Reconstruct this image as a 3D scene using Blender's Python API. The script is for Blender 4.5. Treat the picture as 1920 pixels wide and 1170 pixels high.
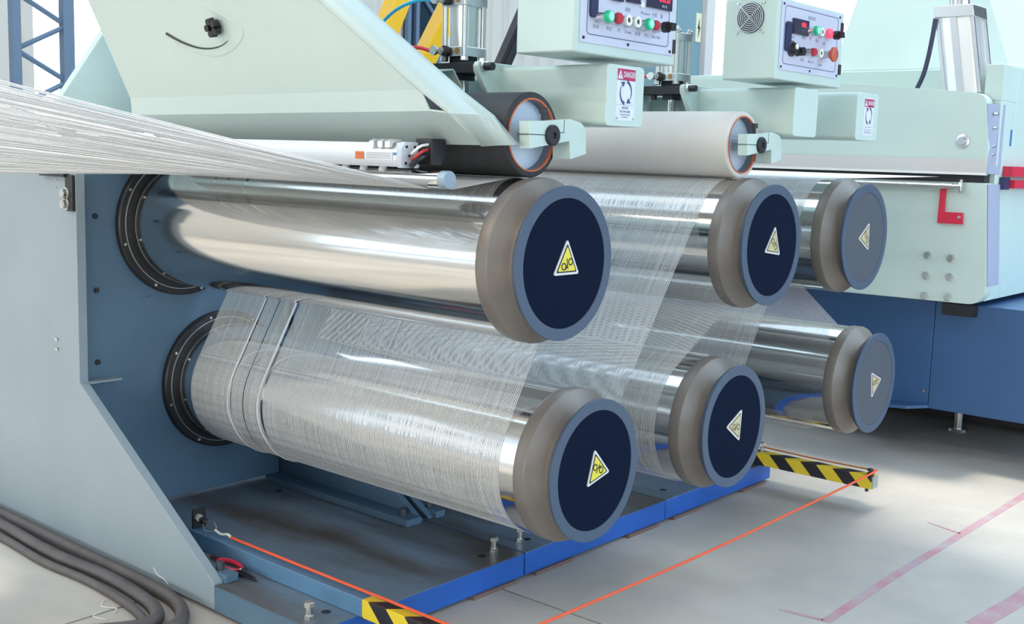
import bpy, bmesh, math, random
from mathutils import Vector, Matrix
random.seed(7)
S = bpy.context.scene
for o in list(bpy.data.objects):
    bpy.data.objects.remove(o, do_unlink=True)
ZF = 0.885            # all coordinates below are measured from the axis of the first upper roller; the floor is ZF under it
FLOOR = -ZF
PI = math.pi

# ------------------------------------------------------------------ camera
cd = bpy.data.cameras.new('camera'); cam = bpy.data.objects.new('camera', cd); S.collection.objects.link(cam)
cd.sensor_fit = 'HORIZONTAL'; cd.sensor_width = 36.0; cd.lens = 2142.45 / 1920 * 36.0
cd.clip_start = 0.02; cd.clip_end = 300
r_, u_, d_ = Vector((.7575, .6522, .0308)), Vector((-.1112, .0824, .9904)), Vector((-.6433, .7536, -.1349))
d_.normalize(); r_ = (r_ - d_ * r_.dot(d_)).normalized(); u_ = r_.cross(d_)
cam.matrix_world = Matrix(((r_.x, u_.x, -d_.x, 1.439), (r_.y, u_.y, -d_.y, -1.8505), (r_.z, u_.z, -d_.z, .2155 + ZF), (0, 0, 0, 1)))
S.camera = cam
# ------------------------------------------------------------------ sky
w = bpy.data.worlds.new('world'); S.world = w; w.use_nodes = True
nt = w.node_tree; nt.nodes.clear()
out = nt.nodes.new('ShaderNodeOutputWorld'); bg = nt.nodes.new('ShaderNodeBackground')
tc = nt.nodes.new('ShaderNodeTexCoord'); sp = nt.nodes.new('ShaderNodeSeparateXYZ'); rp = nt.nodes.new('ShaderNodeValToRGB')
rp.color_ramp.elements[0].position = 0.0; rp.color_ramp.elements[0].color = (.66, .85, 1, 1)
rp.color_ramp.elements[1].position = 0.7; rp.color_ramp.elements[1].color = (.60, .80, 1, 1)
nt.links.new(tc.outputs['Generated'], sp.inputs[0]); nt.links.new(sp.outputs['Z'], rp.inputs[0])
nt.links.new(rp.outputs[0], bg.inputs[0]); nt.links.new(bg.outputs[0], out.inputs[0])
bg.inputs[1].default_value = 3.3
# ------------------------------------------------------------------ sun
sl = bpy.data.lights.new('sun', 'SUN'); so = bpy.data.objects.new('sun', sl); S.collection.objects.link(so)
so.location = (0, 0, 8); so.rotation_euler = Vector((-.04, .18, 1)).to_track_quat('Z', 'Y').to_euler()
sl.energy = 2.3; sl.angle = math.radians(6); sl.color = (1, .90, .76)
# ------------------------------------------------------------------ added unseen fill lamps that warm and brighten the front
for lx, ly in ((-3.2, -4.2), (2.6, -3.4), (-3.2, -6.4), (2.6, -6.4)):
    al = bpy.data.lights.new('fill_lamp', 'AREA'); ao = bpy.data.objects.new('fill_lamp', al); S.collection.objects.link(ao)
    al.shape = 'RECTANGLE'; al.size = 2.6; al.size_y = .35; al.energy = 85 if lx < 0 else 60; al.color = (1, .91, .78); ao.location = (lx, ly, 3.9 + ZF)
# added wide fill light, unseen, set in the gap of the added front wall
al = bpy.data.lights.new('front_fill', 'AREA'); ao = bpy.data.objects.new('front_fill', al); S.collection.objects.link(ao)
al.shape = 'RECTANGLE'; al.size = 7.0; al.size_y = 1.5; al.energy = 230; al.color = (1, .94, .85); ao.location = (2.2, -9.95, .15 + ZF); ao.rotation_euler = (PI / 2, 0, 0)
S.view_settings.view_transform = 'Standard'; S.view_settings.look = 'None'
S.view_settings.exposure = 0.35; S.view_settings.gamma = 1.0; S.view_settings.use_curve_mapping = False

# ------------------------------------------------------------------ materials
MATS = {}
def mat(name, col, rough=.5, metal=0.0, var=0.0, vscale=6.0, col2=None, bump=0.0, bscale=200.0, emit=0.0, stretch=None, spec=.5, lo=.35, hi=.7, coat=0.0):
    if name in MATS: return MATS[name]
    m = bpy.data.materials.new(name); m.use_nodes = True; n = m.node_tree; b = n.nodes['Principled BSDF']
    b.inputs['Roughness'].default_value = rough; b.inputs['Metallic'].default_value = metal
    b.inputs['Specular IOR Level'].default_value = spec; b.inputs['Coat Weight'].default_value = coat
    b.inputs['Base Color'].default_value = (*col, 1)
    if var or col2:
        t = n.nodes.new('ShaderNodeTexCoord'); mp = n.nodes.new('ShaderNodeMapping'); ns = n.nodes.new('ShaderNodeTexNoise'); rr = n.nodes.new('ShaderNodeValToRGB')
        mp.inputs['Scale'].default_value = stretch or (1, 1, 1)
        ns.inputs['Scale'].default_value = vscale; ns.inputs['Detail'].default_value = 6; ns.inputs['Roughness'].default_value = .6
        c2 = col2 or tuple(c * (1 - var) for c in col)
        rr.color_ramp.elements[0].position = lo; rr.color_ramp.elements[0].color = (*c2, 1)
        rr.color_ramp.elements[1].position = hi; rr.color_ramp.elements[1].color = (*col, 1)
        n.links.new(t.outputs['Object'], mp.inputs[0]); n.links.new(mp.outputs[0], ns.inputs['Vector'])
        n.links.new(ns.outputs['Fac'], rr.inputs[0]); n.links.new(rr.outputs[0], b.inputs['Base Color'])
    if bump:
        t2 = n.nodes.new('ShaderNodeTexCoord'); mp2 = n.nodes.new('ShaderNodeMapping'); n2 = n.nodes.new('ShaderNodeTexNoise'); bp = n.nodes.new('ShaderNodeBump')
        mp2.inputs['Scale'].default_value = stretch or (1, 1, 1)
        n2.inputs['Scale'].default_value = bscale; n2.inputs['Detail'].default_value = 3
        bp.inputs['Strength'].default_value = bump; bp.inputs['Distance'].default_value = .002
        n.links.new(t2.outputs['Object'], mp2.inputs[0]); n.links.new(mp2.outputs[0], n2.inputs['Vector'])
        n.links.new(n2.outputs['Fac'], bp.inputs['Height']); n.links.new(bp.outputs[0], b.inputs['Normal'])
    if emit:
        b.inputs['Emission Color'].default_value = (*col, 1); b.inputs['Emission Strength'].default_value = emit
    MATS[name] = m
    return m
MINT = mat('mint_paint', (.54, .66, .62), .42, var=.05, vscale=4, bump=.03, bscale=400)
MINTDIM = mat('shaded_mint_paint', (.505, .585, .545), .45, var=.05, vscale=4, bump=.03, bscale=400)  # shaded copy of the mint paint, tones down the brightly lit hood
PALE = mat('blue_grey_paint_lit', (.29, .35, .39), .4, var=.10, vscale=3, bump=.03, bscale=300)  # lit copy of the blue frame paint, strong light put into the colour
BLUE = mat('blue_grey_paint', (.10, .178, .265), .42, var=.18, vscale=3, bump=.03, bscale=300)
BASE = mat('base_plate_paint', (.15, .205, .275), .36, col2=(.085, .074, .066), vscale=2.2, stretch=(.6, 2.2, 1), bump=.05, bscale=150, lo=.40, hi=.60)
BASESIDE = mat('base_edge_blue', (.012, .105, .45), .45, var=.2, vscale=5)
BASEFRONT = mat('base_blue_front_lit', (.10, .175, .25), .45, var=.2, vscale=5)  # same plate as the blue edge, recoloured for the light on its front
CABBLUE = mat('cabinet_blue_paint', (.036, .105, .25), .45, var=.15, vscale=2)
CHROME = mat('polished_chrome', (.70, .69, .67), .11, 1.0, var=.10, vscale=3, stretch=(.3, 6, 6), bump=.02, bscale=60)
STEEL = mat('brushed_steel', (.62, .63, .65), .3, 1.0)
ZINC = mat('zinc_plated_steel', (.66, .66, .64), .28, 1.0)
ALU = mat('anodised_aluminium', (.80, .80, .80), .38, .75)
CYLALU = mat('cylinder_aluminium', (.60, .63, .63), .32, .8)
COLLAR = mat('dark_grey_collar', (.215, .188, .168), .42, .2, var=.2, vscale=10, bump=.05, bscale=500)
RIM = mat('grey_blue_rim', (.065, .095, .15), .5, .2)
NAVY = mat('navy_disc', (.0045, .0095, .027), .8, spec=.06)
GREYDISC = mat('slate_disc', (.065, .078, .10), .6, var=.1, vscale=10)
FLANGE = mat('black_flange', (.025, .025, .028), .42, .3)
SEAL = mat('bright_seal_ring', (.7, .7, .66), .3, .8)
RUBBER = mat('black_rubber', (.028, .029, .033), .62, bump=.06, bscale=300, var=.2, vscale=8)
CREAM = mat('cream_rubber', (.66, .63, .59), .6, var=.05, vscale=8, bump=.03, bscale=300)
ORANGE = mat('orange_liner', (.60, .14, .05), .5)
DISCW = mat('pale_steel_disc', (.55, .63, .74), .45, .35)
BLACK = mat('black_plastic', (.012, .012, .015), .4)
BLACKM = mat('black_steel', (.03, .03, .035), .45, .4)
WHITEP = mat('white_plastic', (.80, .80, .78), .45)
PANEL = mat('lilac_silver_panel', (.60, .62, .76), .42, .15)
LINE = mat('panel_print_navy', (.05, .06, .16), .6)
TXT = mat('print_grey', (.12, .13, .22), .6)
GREEN = mat('green_lens', (.01, .42, .20), .25, emit=.12)
GREENHI = mat('green_lens_centre', (.25, .72, .58), .25, emit=.25)
RED = mat('red_button', (.45, .03, .05), .35)
REDLIT = mat('red_lens_lit', (.9, .06, .12), .3, emit=.6)
MUSH = mat('red_mushroom', (.50, .09, .05), .45)
LED = mat('red_led_digits', (1.0, .03, .06), .4, emit=1.0)
DISPLAY = mat('dark_display', (.04, .035, .07), .25)
SIGNRED = mat('sign_red', (.42, .03, .11), .5)
SIGNW = mat('sign_white', (.68, .72, .82), .5)
SIGNY = mat('sign_yellow', (.72, .62, .06), .45)
SIGNB = mat('sign_black', (.02, .015, .015), .5)
SIGNRIM = mat('sign_silver_rim', (.72, .70, .70), .35, .3)
YARN = mat('white_yarn', (.90, .90, .90), .5)
n = YARN.node_tree; tl = n.nodes.new('ShaderNodeBsdfTranslucent'); tl.inputs[0].default_value = (.9, .9, .9, 1); ms = n.nodes.new('ShaderNodeMixShader'); ms.inputs[0].default_value = .4
n.links.new(n.nodes['Principled BSDF'].outputs[0], ms.inputs[1]); n.links.new(tl.outputs[0], ms.inputs[2]); n.links.new(ms.outputs[0], n.nodes['Material Output'].inputs[0])
REDP = mat('red_paint', (.62, .02, .06), .4)
YELLOW = mat('yellow_paint', (.78, .43, .005), .5)
ROPEM = mat('orange_rope', (.80, .10, .03), .6)
CONC = mat('concrete', (.60, .55, .475), .75, col2=(.39, .365, .34), vscale=1.3, bump=.15, bscale=60)
REDLINE = mat('faded_red_line', (.50, .20, .24), .8, col2=(.45, .38, .40), vscale=9)
HOSE = mat('grey_conduit', (.13, .115, .115), .5, var=.25, vscale=15)
BLUEHOSE = mat('blue_air_hose', (.02, .42, .70), .3)
REDHOSE = mat('red_air_hose', (.75, .02, .05), .3)
CORR = mat('corrugated_wall', (.66, .62, .57), .6, var=.08, vscale=2)
DARKGL = mat('dark_glass', (.02, .04, .06), .15)
DARKWALL = mat('dark_wall', (.06, .06, .07), .7, var=.3, vscale=2)
COLUMN = mat('column_steel', (.12, .18, .27), .5)
TEALBOX = mat('teal_box', (.16, .26, .30), .5)
def stripes():
    m = bpy.data.materials.new('hazard_tape'); m.use_nodes = True; n = m.node_tree; b = n.nodes['Principled BSDF']
    t = n.nodes.new('ShaderNodeTexCoord'); s = n.nodes.new('ShaderNodeSeparateXYZ'); n.links.new(t.outputs['Object'], s.inputs[0])
    def mt(op, a, bb):
        k = n.nodes.new('ShaderNodeMath'); k.operation = op
        for i, v in enumerate((a, bb)):
            if isinstance(v, float): k.inputs[i].default_value = v
            else: n.links.new(v, k.inputs[i])
        return k.outputs[0]
    v = mt('SUBTRACT', mt('ADD', s.outputs[0], s.outputs[2]), s.outputs[1])
    f = mt('FRACT', mt('DIVIDE', mt('ADD', v, 20.0), .115), 0.0)
    g = mt('GREATER_THAN', f, .5)
    mx = n.nodes.new('ShaderNodeMix'); mx.data_type = 'RGBA'; n.links.new(g, mx.inputs[0])
    mx.inputs[6].default_value = (.78, .58, .03, 1); mx.inputs[7].default_value = (.022, .02, .022, 1)
    n.links.new(mx.outputs[2], b.inputs['Base Color']); b.inputs['Roughness'].default_value = .4
    return m
TAPE = stripes()

# ------------------------------------------------------------------ mesh helpers
def B(): return bmesh.new()
def face(bm, pts): return bm.faces.new([bm.verts.new(p) for p in pts])
def prism(bm, pts, vec):
    v = Vector(vec); a = [bm.verts.new(Vector(p)) for p in pts]; b = [bm.verts.new(Vector(p) + v) for p in pts]
    n = len(a); bm.faces.new(a); bm.faces.new(b[::-1])
    for i in range(n): bm.faces.new((a[i], b[i], b[(i + 1) % n], a[(i + 1) % n]))
def box(bm, x0, x1, y0, y1, z0, z1): prism(bm, [(x0, y0, z0), (x0, y1, z0), (x1, y1, z0), (x1, y0, z0)], (0, 0, z1 - z0))
def px(bm, yz, x0, x1): prism(bm, [(x0, y, z) for y, z in yz], (x1 - x0, 0, 0))
def py(bm, xz, y0, y1): prism(bm, [(x, y0, z) for x, z in xz], (0, y1 - y0, 0))
def pz(bm, xy, z0, z1): prism(bm, [(x, y, z0) for x, y in xy], (0, 0, z1 - z0))
def frame_of(d):
    d = Vector(d).normalized(); a = Vector((0, 0, 1)) if abs(d.z) < .9 else Vector((1, 0, 0))
    s = d.cross(a).normalized(); return d, s, s.cross(d)
def lathe(bm, c, d, prof, n=48, closed=False):
    """rings along direction d from c; prof = (distance along d, radius)"""
    d, s, t = frame_of(d); c = Vector(c); rings = []
    for a, r in prof:
        rings.append([bm.verts.new(c + d * a + (s * math.cos(2 * PI * k / n) + t * math.sin(2 * PI * k / n)) * r) for k in range(n)])
    m = len(rings)
    for i in range(m if closed else m - 1):
        A, Bq = rings[i], rings[(i + 1) % m]
        for k in range(n): bm.faces.new((A[k], A[(k + 1) % n], Bq[(k + 1) % n], Bq[k]))
    if not closed:
        bm.faces.new(rings[0][::-1]); bm.faces.new(rings[-1])
def rod(bm, p0, p1, r, n=12):
    d = Vector(p1) - Vector(p0); lathe(bm, p0, d, [(0, r), (d.length, r)], n)
def tube(bm, pts, r, n=8, cap=True):
    pts = [Vector(p) for p in pts]; prev = None; rings = []
    for i, p in enumerate(pts):
        d = (pts[min(i + 1, len(pts) - 1)] - pts[max(i - 1, 0)]).normalized()
        if prev is None: _, s, t = frame_of(d)
        else:
            s = (prev - d * prev.dot(d)).normalized(); t = s.cross(d)
        prev = s; rr = r(i) if callable(r) else r
        rings.append([bm.verts.new(p + (s * math.cos(2 * PI * k / n) + t * math.sin(2 * PI * k / n)) * rr) for k in range(n)])
    for a, b in zip(rings, rings[1:]):
        for k in range(n): bm.faces.new((a[k], a[(k + 1) % n], b[(k + 1) % n], b[k]))
    if cap: bm.faces.new(rings[0][::-1]); bm.faces.new(rings[-1])
def smooth_pts(pts, k=8):
    P = [Vector(p) for p in pts]; P = [P[0] * 2 - P[1]] + P + [P[-1] * 2 - P[-2]]; o = []
    for i in range(1, len(P) - 2):
        for j in range(k):
            t = j / k; a, b, c, d = P[i - 1], P[i], P[i + 1], P[i + 2]
            o.append(.5 * ((2 * b) + (c - a) * t + (2 * a - 5 * b + 4 * c - d) * t * t + (3 * b - a - 3 * c + d) * t ** 3))
    o.append(P[-2]); return o
def rrect(u0, u1, v0, v1, r, n=5):
    o = []
    for cu, cv, a0 in ((u1 - r, v1 - r, 0), (u0 + r, v1 - r, 90), (u0 + r, v0 + r, 180), (u1 - r, v0 + r, 270)):
        for k in range(n + 1):
            a = math.radians(a0 + 90 * k / n); o.append((cu + r * math.cos(a), cv + r * math.sin(a)))
    return o
ORG = {}
def finish(me, ang=35):
    bm = bmesh.new(); bm.from_mesh(me); bmesh.ops.recalc_face_normals(bm, faces=bm.faces)
    for f in bm.faces: f.smooth = True
    lim = math.radians(ang)
    for e in bm.edges:
        if len(e.link_faces) == 2: e.smooth = e.calc_face_angle(0) < lim
    bm.to_mesh(me); bm.free()
def props(o, label=None, cat=None, group=None, kind=None):
    for k, v in (('label', label), ('category', cat), ('group', group), ('kind', kind)):
        if v: o[k] = v
    return o
def thing(name, label, cat, loc, group=None):
    o = bpy.data.objects.new(name, None); S.collection.objects.link(o); o.empty_display_size = .05
    ORG[o.name] = Vector(loc); o.location = (loc[0], loc[1], loc[2] + ZF)
    return props(o, label, cat, group)
def part(name, bm, m, parent=None, label=None, cat=None, group=None, kind=None, origin=None, bevel=0, ang=35):
    """links one mesh object; vertices come in scene coordinates"""
    po = ORG[parent.name] if parent is not None else Vector((0, 0, 0))
    if origin is None:
        if parent is not None: origin = po
        else:
            vs = [v.co for v in bm.verts]
            origin = Vector(((min(v.x for v in vs) + max(v.x for v in vs)) / 2, (min(v.y for v in vs) + max(v.y for v in vs)) / 2, min(v.z for v in vs)))
    origin = Vector(origin)
    me = bpy.data.meshes.new(name); bmesh.ops.translate(bm, verts=bm.verts, vec=-origin); bm.to_mesh(me); bm.free(); finish(me, ang)
    me.materials.append(m)
    o = bpy.data.objects.new(name, me); S.collection.objects.link(o); o.parent = parent
    ORG[o.name] = origin
    o.location = (origin - po) if parent is not None else origin + Vector((0, 0, ZF))
    if bevel:
        md = o.modifiers.new('bevel', 'BEVEL'); md.width = bevel; md.segments = 2; md.limit_method = 'ANGLE'; md.angle_limit = math.radians(40)
    return props(o, label, cat, group, kind)
def copy_tree(o, off=(0, 0, 0), parent=None):
    c = o.copy(); S.collection.objects.link(c); c.parent = parent
    if parent is None: c.location = o.location + Vector(off)
    ORG[c.name] = ORG[o.name] + Vector(off)
    for ch in list(o.children): copy_tree(ch, off, c)
    return c
def kids(o, stem): return [c for c in o.children if c.name.split('.')[0] == stem]
def text(name, s, m, parent, p, size, face_='x', align='CENTER', depth=.0006, squash=1.0):
    """raised lettering on a face looking along +x ('x') or -y ('y'); p = centre of the baseline"""
    cu = bpy.data.curves.new(name, 'FONT'); cu.body = s; cu.size = size; cu.align_x = align; cu.extrude = depth; cu.resolution_u = 2
    t = bpy.data.objects.new(name + '_tmp', cu); S.collection.objects.link(t)
    dg = bpy.context.evaluated_depsgraph_get(); dg.update()
    me = bpy.data.meshes.new_from_object(t.evaluated_get(dg)); bpy.data.objects.remove(t); bpy.data.curves.remove(cu)
    bm = bmesh.new(); bm.from_mesh(me); bpy.data.meshes.remove(me)
    for v in bm.verts:
        a, b, c = v.co; a *= squash
        v.co = Vector(p) + (Vector((c, a, b)) if face_ == 'x' else Vector((a, -c, b)))
    return part(name, bm, m, parent)
def hexbolt(bm, c, d, r, h, shank=0, rs=0):
    lathe(bm, c, d, [(0, r), (h * .85, r), (h, r * .86)], 6)
    if shank: lathe(bm, c, -Vector(d), [(0, rs or r * .55), (shank, rs or r * .55)], 10)

# ================================================================== SETTING
fl = B(); box(fl, -30, 30, -30, 60, FLOOR - .3, FLOOR - .012)
floor = part('floor', fl, mat('joint_dirt', (.10, .10, .09), .9), kind='structure', origin=(0, 0, FLOOR))
gx, gy, st = -.957, .285, 3.0
sb = B(); box(sb, 0, st - .008, 0, st - .008, -.011, 0)
slab0 = None
for i in range(-4, 4):
    for j in range(-4, 5):
        x0, y0 = gx + i * st + .004, gy + j * st + .004
        if slab0 is None:
            bmesh.ops.translate(sb, verts=sb.verts, vec=(x0, y0, FLOOR)); slab0 = part('slab', sb, CONC, floor, origin=(x0, y0, FLOOR))
        else:
            c = slab0.copy(); S.collection.objects.link(c); c.parent = floor; c.location = (x0, y0, 0)
def stripe(pts, wd, name='painted_line'):
    bm = B(); P = [Vector((x, y, FLOOR + .0004)) for x, y in pts]
    for a, b in zip(P, P[1:]):
        n = Vector((-(b - a).y, (b - a).x, 0)).normalized() * wd / 2
        prism(bm, [a - n, b - n, b + n, a + n], (0, 0, .0006))
    part(name, bm, REDLINE, floor)
stripe([(.310, .686), (.305, 1.1), (.316, 2.2), (.33, 9)], .026)
stripe([(.30, .69), (.19, .675)], .012)
stripe([(.585, .93), (.612, 1.2), (.66, 6)], .05)
stripe([(.19, 1.66), (.305, 1.62)], .008)
# walls far behind the machines: corrugated sheet with an open doorway between the two stretches
def corrugated(name, y0, y1, z1, x):
    bm = B(); p = .24; y = y0; prof = []
    while y < y1:
        for dy, dx in ((0, 0), (.13, 0), (.15, -.03), (.22, -.03)): prof.append((x + dx, min(y + dy, y1)))
        y += p
    prof.append((x, y1))
    prism(bm, [(a, b, FLOOR) for a, b in prof] + [(x - .08, y1, FLOOR), (x - .08, y0, FLOOR)], (0, 0, z1 - FLOOR))
    return part(name, bm, CORR, kind='structure', ang=15)
wl = corrugated('wall_left', 4.05, 10.25, 4.5, -6)
corrugated('wall_left.001', -5.0, 2.02, 4.5, -6.2)
bm = B(); box(bm, -5.99, -5.95, 5.27, 5.66, -.2, 3.0)
win = part('window_1', bm, DARKGL, kind='structure')
fb = B()
for yy in (5.27, 5.37, 5.645): box(fb, -5.95, -5.91, yy - .02, yy + .02, -.2, 3.0)
part('window_frame', fb, COLUMN, win)
for k, (a, b, c, d) in enumerate(((5.38, 1.1, 5.63, 1.4), (5.38, 1.1, 5.63, .9), (5.38, 1.65, 5.63, 1.4), (5.38, .55, 5.63, .9))):
    fb = B(); rod(fb, (-5.93, a, b), (-5.93, c, d), .018, 6); part('brace', fb, COLUMN, win)
bm = B(); box(bm, -3.45, 14, 12, 12.2, FLOOR, 6); part('wall_back', bm, DARKWALL, kind='structure')
bm = B(); box(bm, -6.3, 9, -10.2, -10, FLOOR, -.60); box(bm, -6.3, 9, -10.2, -10, .90, 4.3); box(bm, -6.3, -1.3, -10.2, -10, -.60, .90); box(bm, 5.7, 9, -10.2, -10, -.60, .90); part('added_wall_front', bm, mat('added_wall_grey', (.22, .22, .22), .7, var=.3, vscale=.7), kind='structure')  # unseen wall, added to put grey bands into the chrome reflections
bm = B(); box(bm, 8.9, 9.1, -10.2, -5, FLOOR, 4.3); part('added_wall_right', bm, MATS['added_wall_grey'] if 'added_wall_grey' in MATS else mat('added_wall_grey', (.22, .22, .22), .7, var=.3, vscale=.7), kind='structure')  # unseen stretch of wall, added to hold back light from the right
bm = B()
for a, b, c, d in ((-6.3, 9, -10.2, -2.2), (-.2, 9, -2.2, .35), (-6.3, 9, .35, 2.5), (-6.3, -3.2, 2.5, 12.2), (6.5, 9, 2.5, 12.2), (-3.2, 5.0, 9.0, 12.2)): box(bm, a, b, c, d, 4.3, 4.4)
part('ceiling', bm, mat('roof_sheet', (.30, .30, .30), .7, var=.2, vscale=1), kind='structure')
# lattice column at the doorway
lc = thing('lattice_column', 'blue-grey steel lattice column with diagonal braces at far left', 'column', (-5.4, 1.62, FLOOR))
for yy, wd in ((1.50, .05), (1.83, .07)):
    bm = B(); box(bm, -5.43, -5.37, yy - wd / 2, yy + wd / 2, FLOOR, 4.2); part('post', bm, COLUMN, lc)
z = -.6; up = 1
while z < 1.6:
    bm = B(); a, b = (1.50, 1.83) if up > 0 else (1.83, 1.50)
    rod(bm, (-5.4, a, z), (-5.4, b, z + .17), .016, 6); part('brace', bm, COLUMN, lc); z += .17; up = -up

# ================================================================== BASE PLATES AND MACHINE FRAMES (three equal modules along y)
PITCH = .670
PT = -.813
MODULES = [-.325, .379, 1.049]
WIDTH = [.70, .667, .667]
bl = ['rusty blue steel base plate nearest the camera, with two bolts standing on it',
      'blue steel base plate in the middle, below the second lower roller',
      'blue steel base plate farthest away, carrying the short striped bar']
wl_ = ['blue machine side wall behind the nearest two rollers, with pale triangular end plate',
       'blue machine side wall behind the middle pair of rollers',
       'blue machine side wall behind the farthest pair of rollers']
for i, (y0, wd) in enumerate(zip(MODULES, WIDTH)):
    t = thing('base_plate', bl[i], 'base plate', (-1.4, y0 + wd / 2, FLOOR), 'base plates of the roller stand')
    y1 = y0 + wd
    bm = B(); box(bm, -2.6, -.392, y0 + (.008 if i == 0 else 0), y1, FLOOR + .010, PT - .0015)
    part('plate_body', bm, BASESIDE if i else BASESIDE, t, bevel=.002)
    bm = B(); box(bm, -2.6, -.393, y0 + .001, y1 - .001, PT - .0015, PT); part('plate_top', bm, BASE, t)
    if i == 0:
        bm = B(); box(bm, -.764, -.392, y0 + .0005, y0 + .008, FLOOR + .010, PT - .0015); part('front_edge', bm, BASEFRONT, t)
    for k, (sx, sy) in enumerate(((-.47, .12), (-.47, wd - .12), (-1.6, .12), (-1.6, wd - .12))):
        bm = B(); box(bm, sx - .07, sx + .085, y0 + sy - .08, y0 + sy + .08, FLOOR, FLOOR + .010); part('shim', bm, mat('rusty_shim', (.16, .10, .09), .7), t)
    for hx, hy in ((-.455, y1 - .095 if i == 0 else y0 + .5), (-.458, y0 + .085), (-1.272, y1 - .115)):
        bm = B(); lathe(bm, (hx, hy, PT), (0, 0, 1), [(0, .011), (.0006, .011)], 16); part('bolt_hole', bm, BLACK, t)
    # frame
    f = thing('machine_frame', wl_[i], 'machine frame', (-1.4, y0 + wd / 2, PT), 'machine frames of the roller stand')
    ya = y0 + .012 if i else y0 + .005; yb = y1 - .004
    bm = B(); box(bm, -1.42, -1.386, ya + .03, yb - .02, PT + .018, .205); part('side_wall', bm, BLUE, f, bevel=.002)
    gus = [(-1.386, PT + .001), (-.762, PT + .001), (-.764, PT + .006), (-1.366, -.417), (-1.366, .145), (-2.5, .145), (-2.5, PT + .001)]
    if i == 0: gus = [(a, FLOOR + .012 if b == PT + .001 else b) for a, b in gus]
    gus2 = [(a, PT + .001 if b < PT + .001 else b) for a, b in gus]
    if i == 2: gus2 = [(-1.42, PT + .001), (-1.386, PT + .001), (-1.386, .145), (-1.42, .145)]
    bm = B(); py(bm, gus, ya - (.006 if i == 0 else 0), ya + .02); part('end_plate', bm, PALE if i == 0 else BLUE, f, label='strongly lit blue-grey end plate with sloping edge' if i == 0 else None, bevel=.0015)
    bm = B(); py(bm, gus2, yb - .018, yb); part('end_plate', bm, BLUE, f, bevel=.0015)
    for (fy0, fy1) in ((ya + .02, ya + .056), (yb - .075, yb - .018))[:1 if i == 2 else 2]:
        bm = B(); box(bm, -1.386, -.752, fy0, fy1, PT + .0005, PT + .02); part('foot', bm, BLUE, f, bevel=.001)
    for by in (ya + .038, yb - .045)[:1 if i == 2 else 2]:
        bm = B(); lathe(bm, (-.80, by, PT + .02), (0, 0, 1), [(0, .010), (.018, .010), (.019, .009)], 14)
        lathe(bm, (-.80, by, PT + .039), (0, 0, 1), [(0, .006), (.0006, .006)], 6); part('cap_screw', bm, mat('blue_grey_screw', (.07, .085, .10), .45, .4), f)
    if i == 0:
        bm = B(); box(bm, -1.386, -1.352, ya + .02, ya + .11, -.421, -.416); part('ledge', bm, PALE, f)
        bm = B(); lathe(bm, (-1.386, -.10, -.22), (1, 0, 0), [(0, .019), (.003, .018)], 24); part('hole_cap', bm, BLUE, f)
        for zz in (.024, -.175, -.371):
            bm = B(); lathe(bm, (-1.386, -.262, zz), (1, 0, 0), [(0, .008), (.005, .007)], 10); part('screw', bm, BLACKM, f)
        for zz in (-.311, -.338):
            bm = B(); rod(bm, (-1.485, ya, zz), (-1.475, ya - .012, zz - .002), .004, 8); part('stud', bm, ZINC, f)

# ================================================================== GODET ROLLERS
RB, RC, RD = .1705, .1737, .160
def warning_sign(parent, origin, s):
    """triangular pinch-point sign lying on a +x facing disc"""
    def tri(r, cut):
        o = []
        for k in range(3):
            a = PI / 2 + k * 2 * PI / 3; c = Vector((math.cos(a), math.sin(a))) * r
            for q in (-1, 0, 1):
                b = a + q * .9; o.append((c.x - math.cos(a) * cut + math.cos(b) * cut, c.y - math.sin(a) * cut + math.sin(b) * cut))
        return o
    X, Y, Z = origin
    def layer(pts, x0, x1, m, name, par):
        bm = B(); px(bm, [(Y + a * s, Z + b * s) for a, b in pts], X + x0, X + x1); return part(name, bm, m, par, origin=origin if par is parent else None)
    base = layer(tri(1.0, .08), 0, .0022, SIGNRIM, 'warning_sign', parent)
    layer(tri(.82, .05), .0022, .0028, SIGNB, 'sign_border', base)
    layer(tri(.70, .04), .0028, .0032, SIGNY, 'sign_field', base)
    for cx, cz in ((-.24, -.16), (.24, .04)):
        bm = B(); lathe(bm, (X + .0032, Y + cx * s, Z + cz * s), (1, 0, 0), [(0, .115 * s), (0, .175 * s), (.0005, .175 * s), (.0005, .115 * s)], 18, True)
        part('roller_symbol', bm, SIGNB, base)
    bm = B()
    px(bm, [(Y + a * s, Z + b * s) for a, b in ((-.06, .18), (.0, .20), (.05, -.16), (.12, -.30), (.0, -.22), (-.10, -.34), (-.05, -.16), (-.01, -.02))], X + .0032, X + .0037)
    part('hand_symbol', bm, SIGNB, base)
    return base
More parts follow.
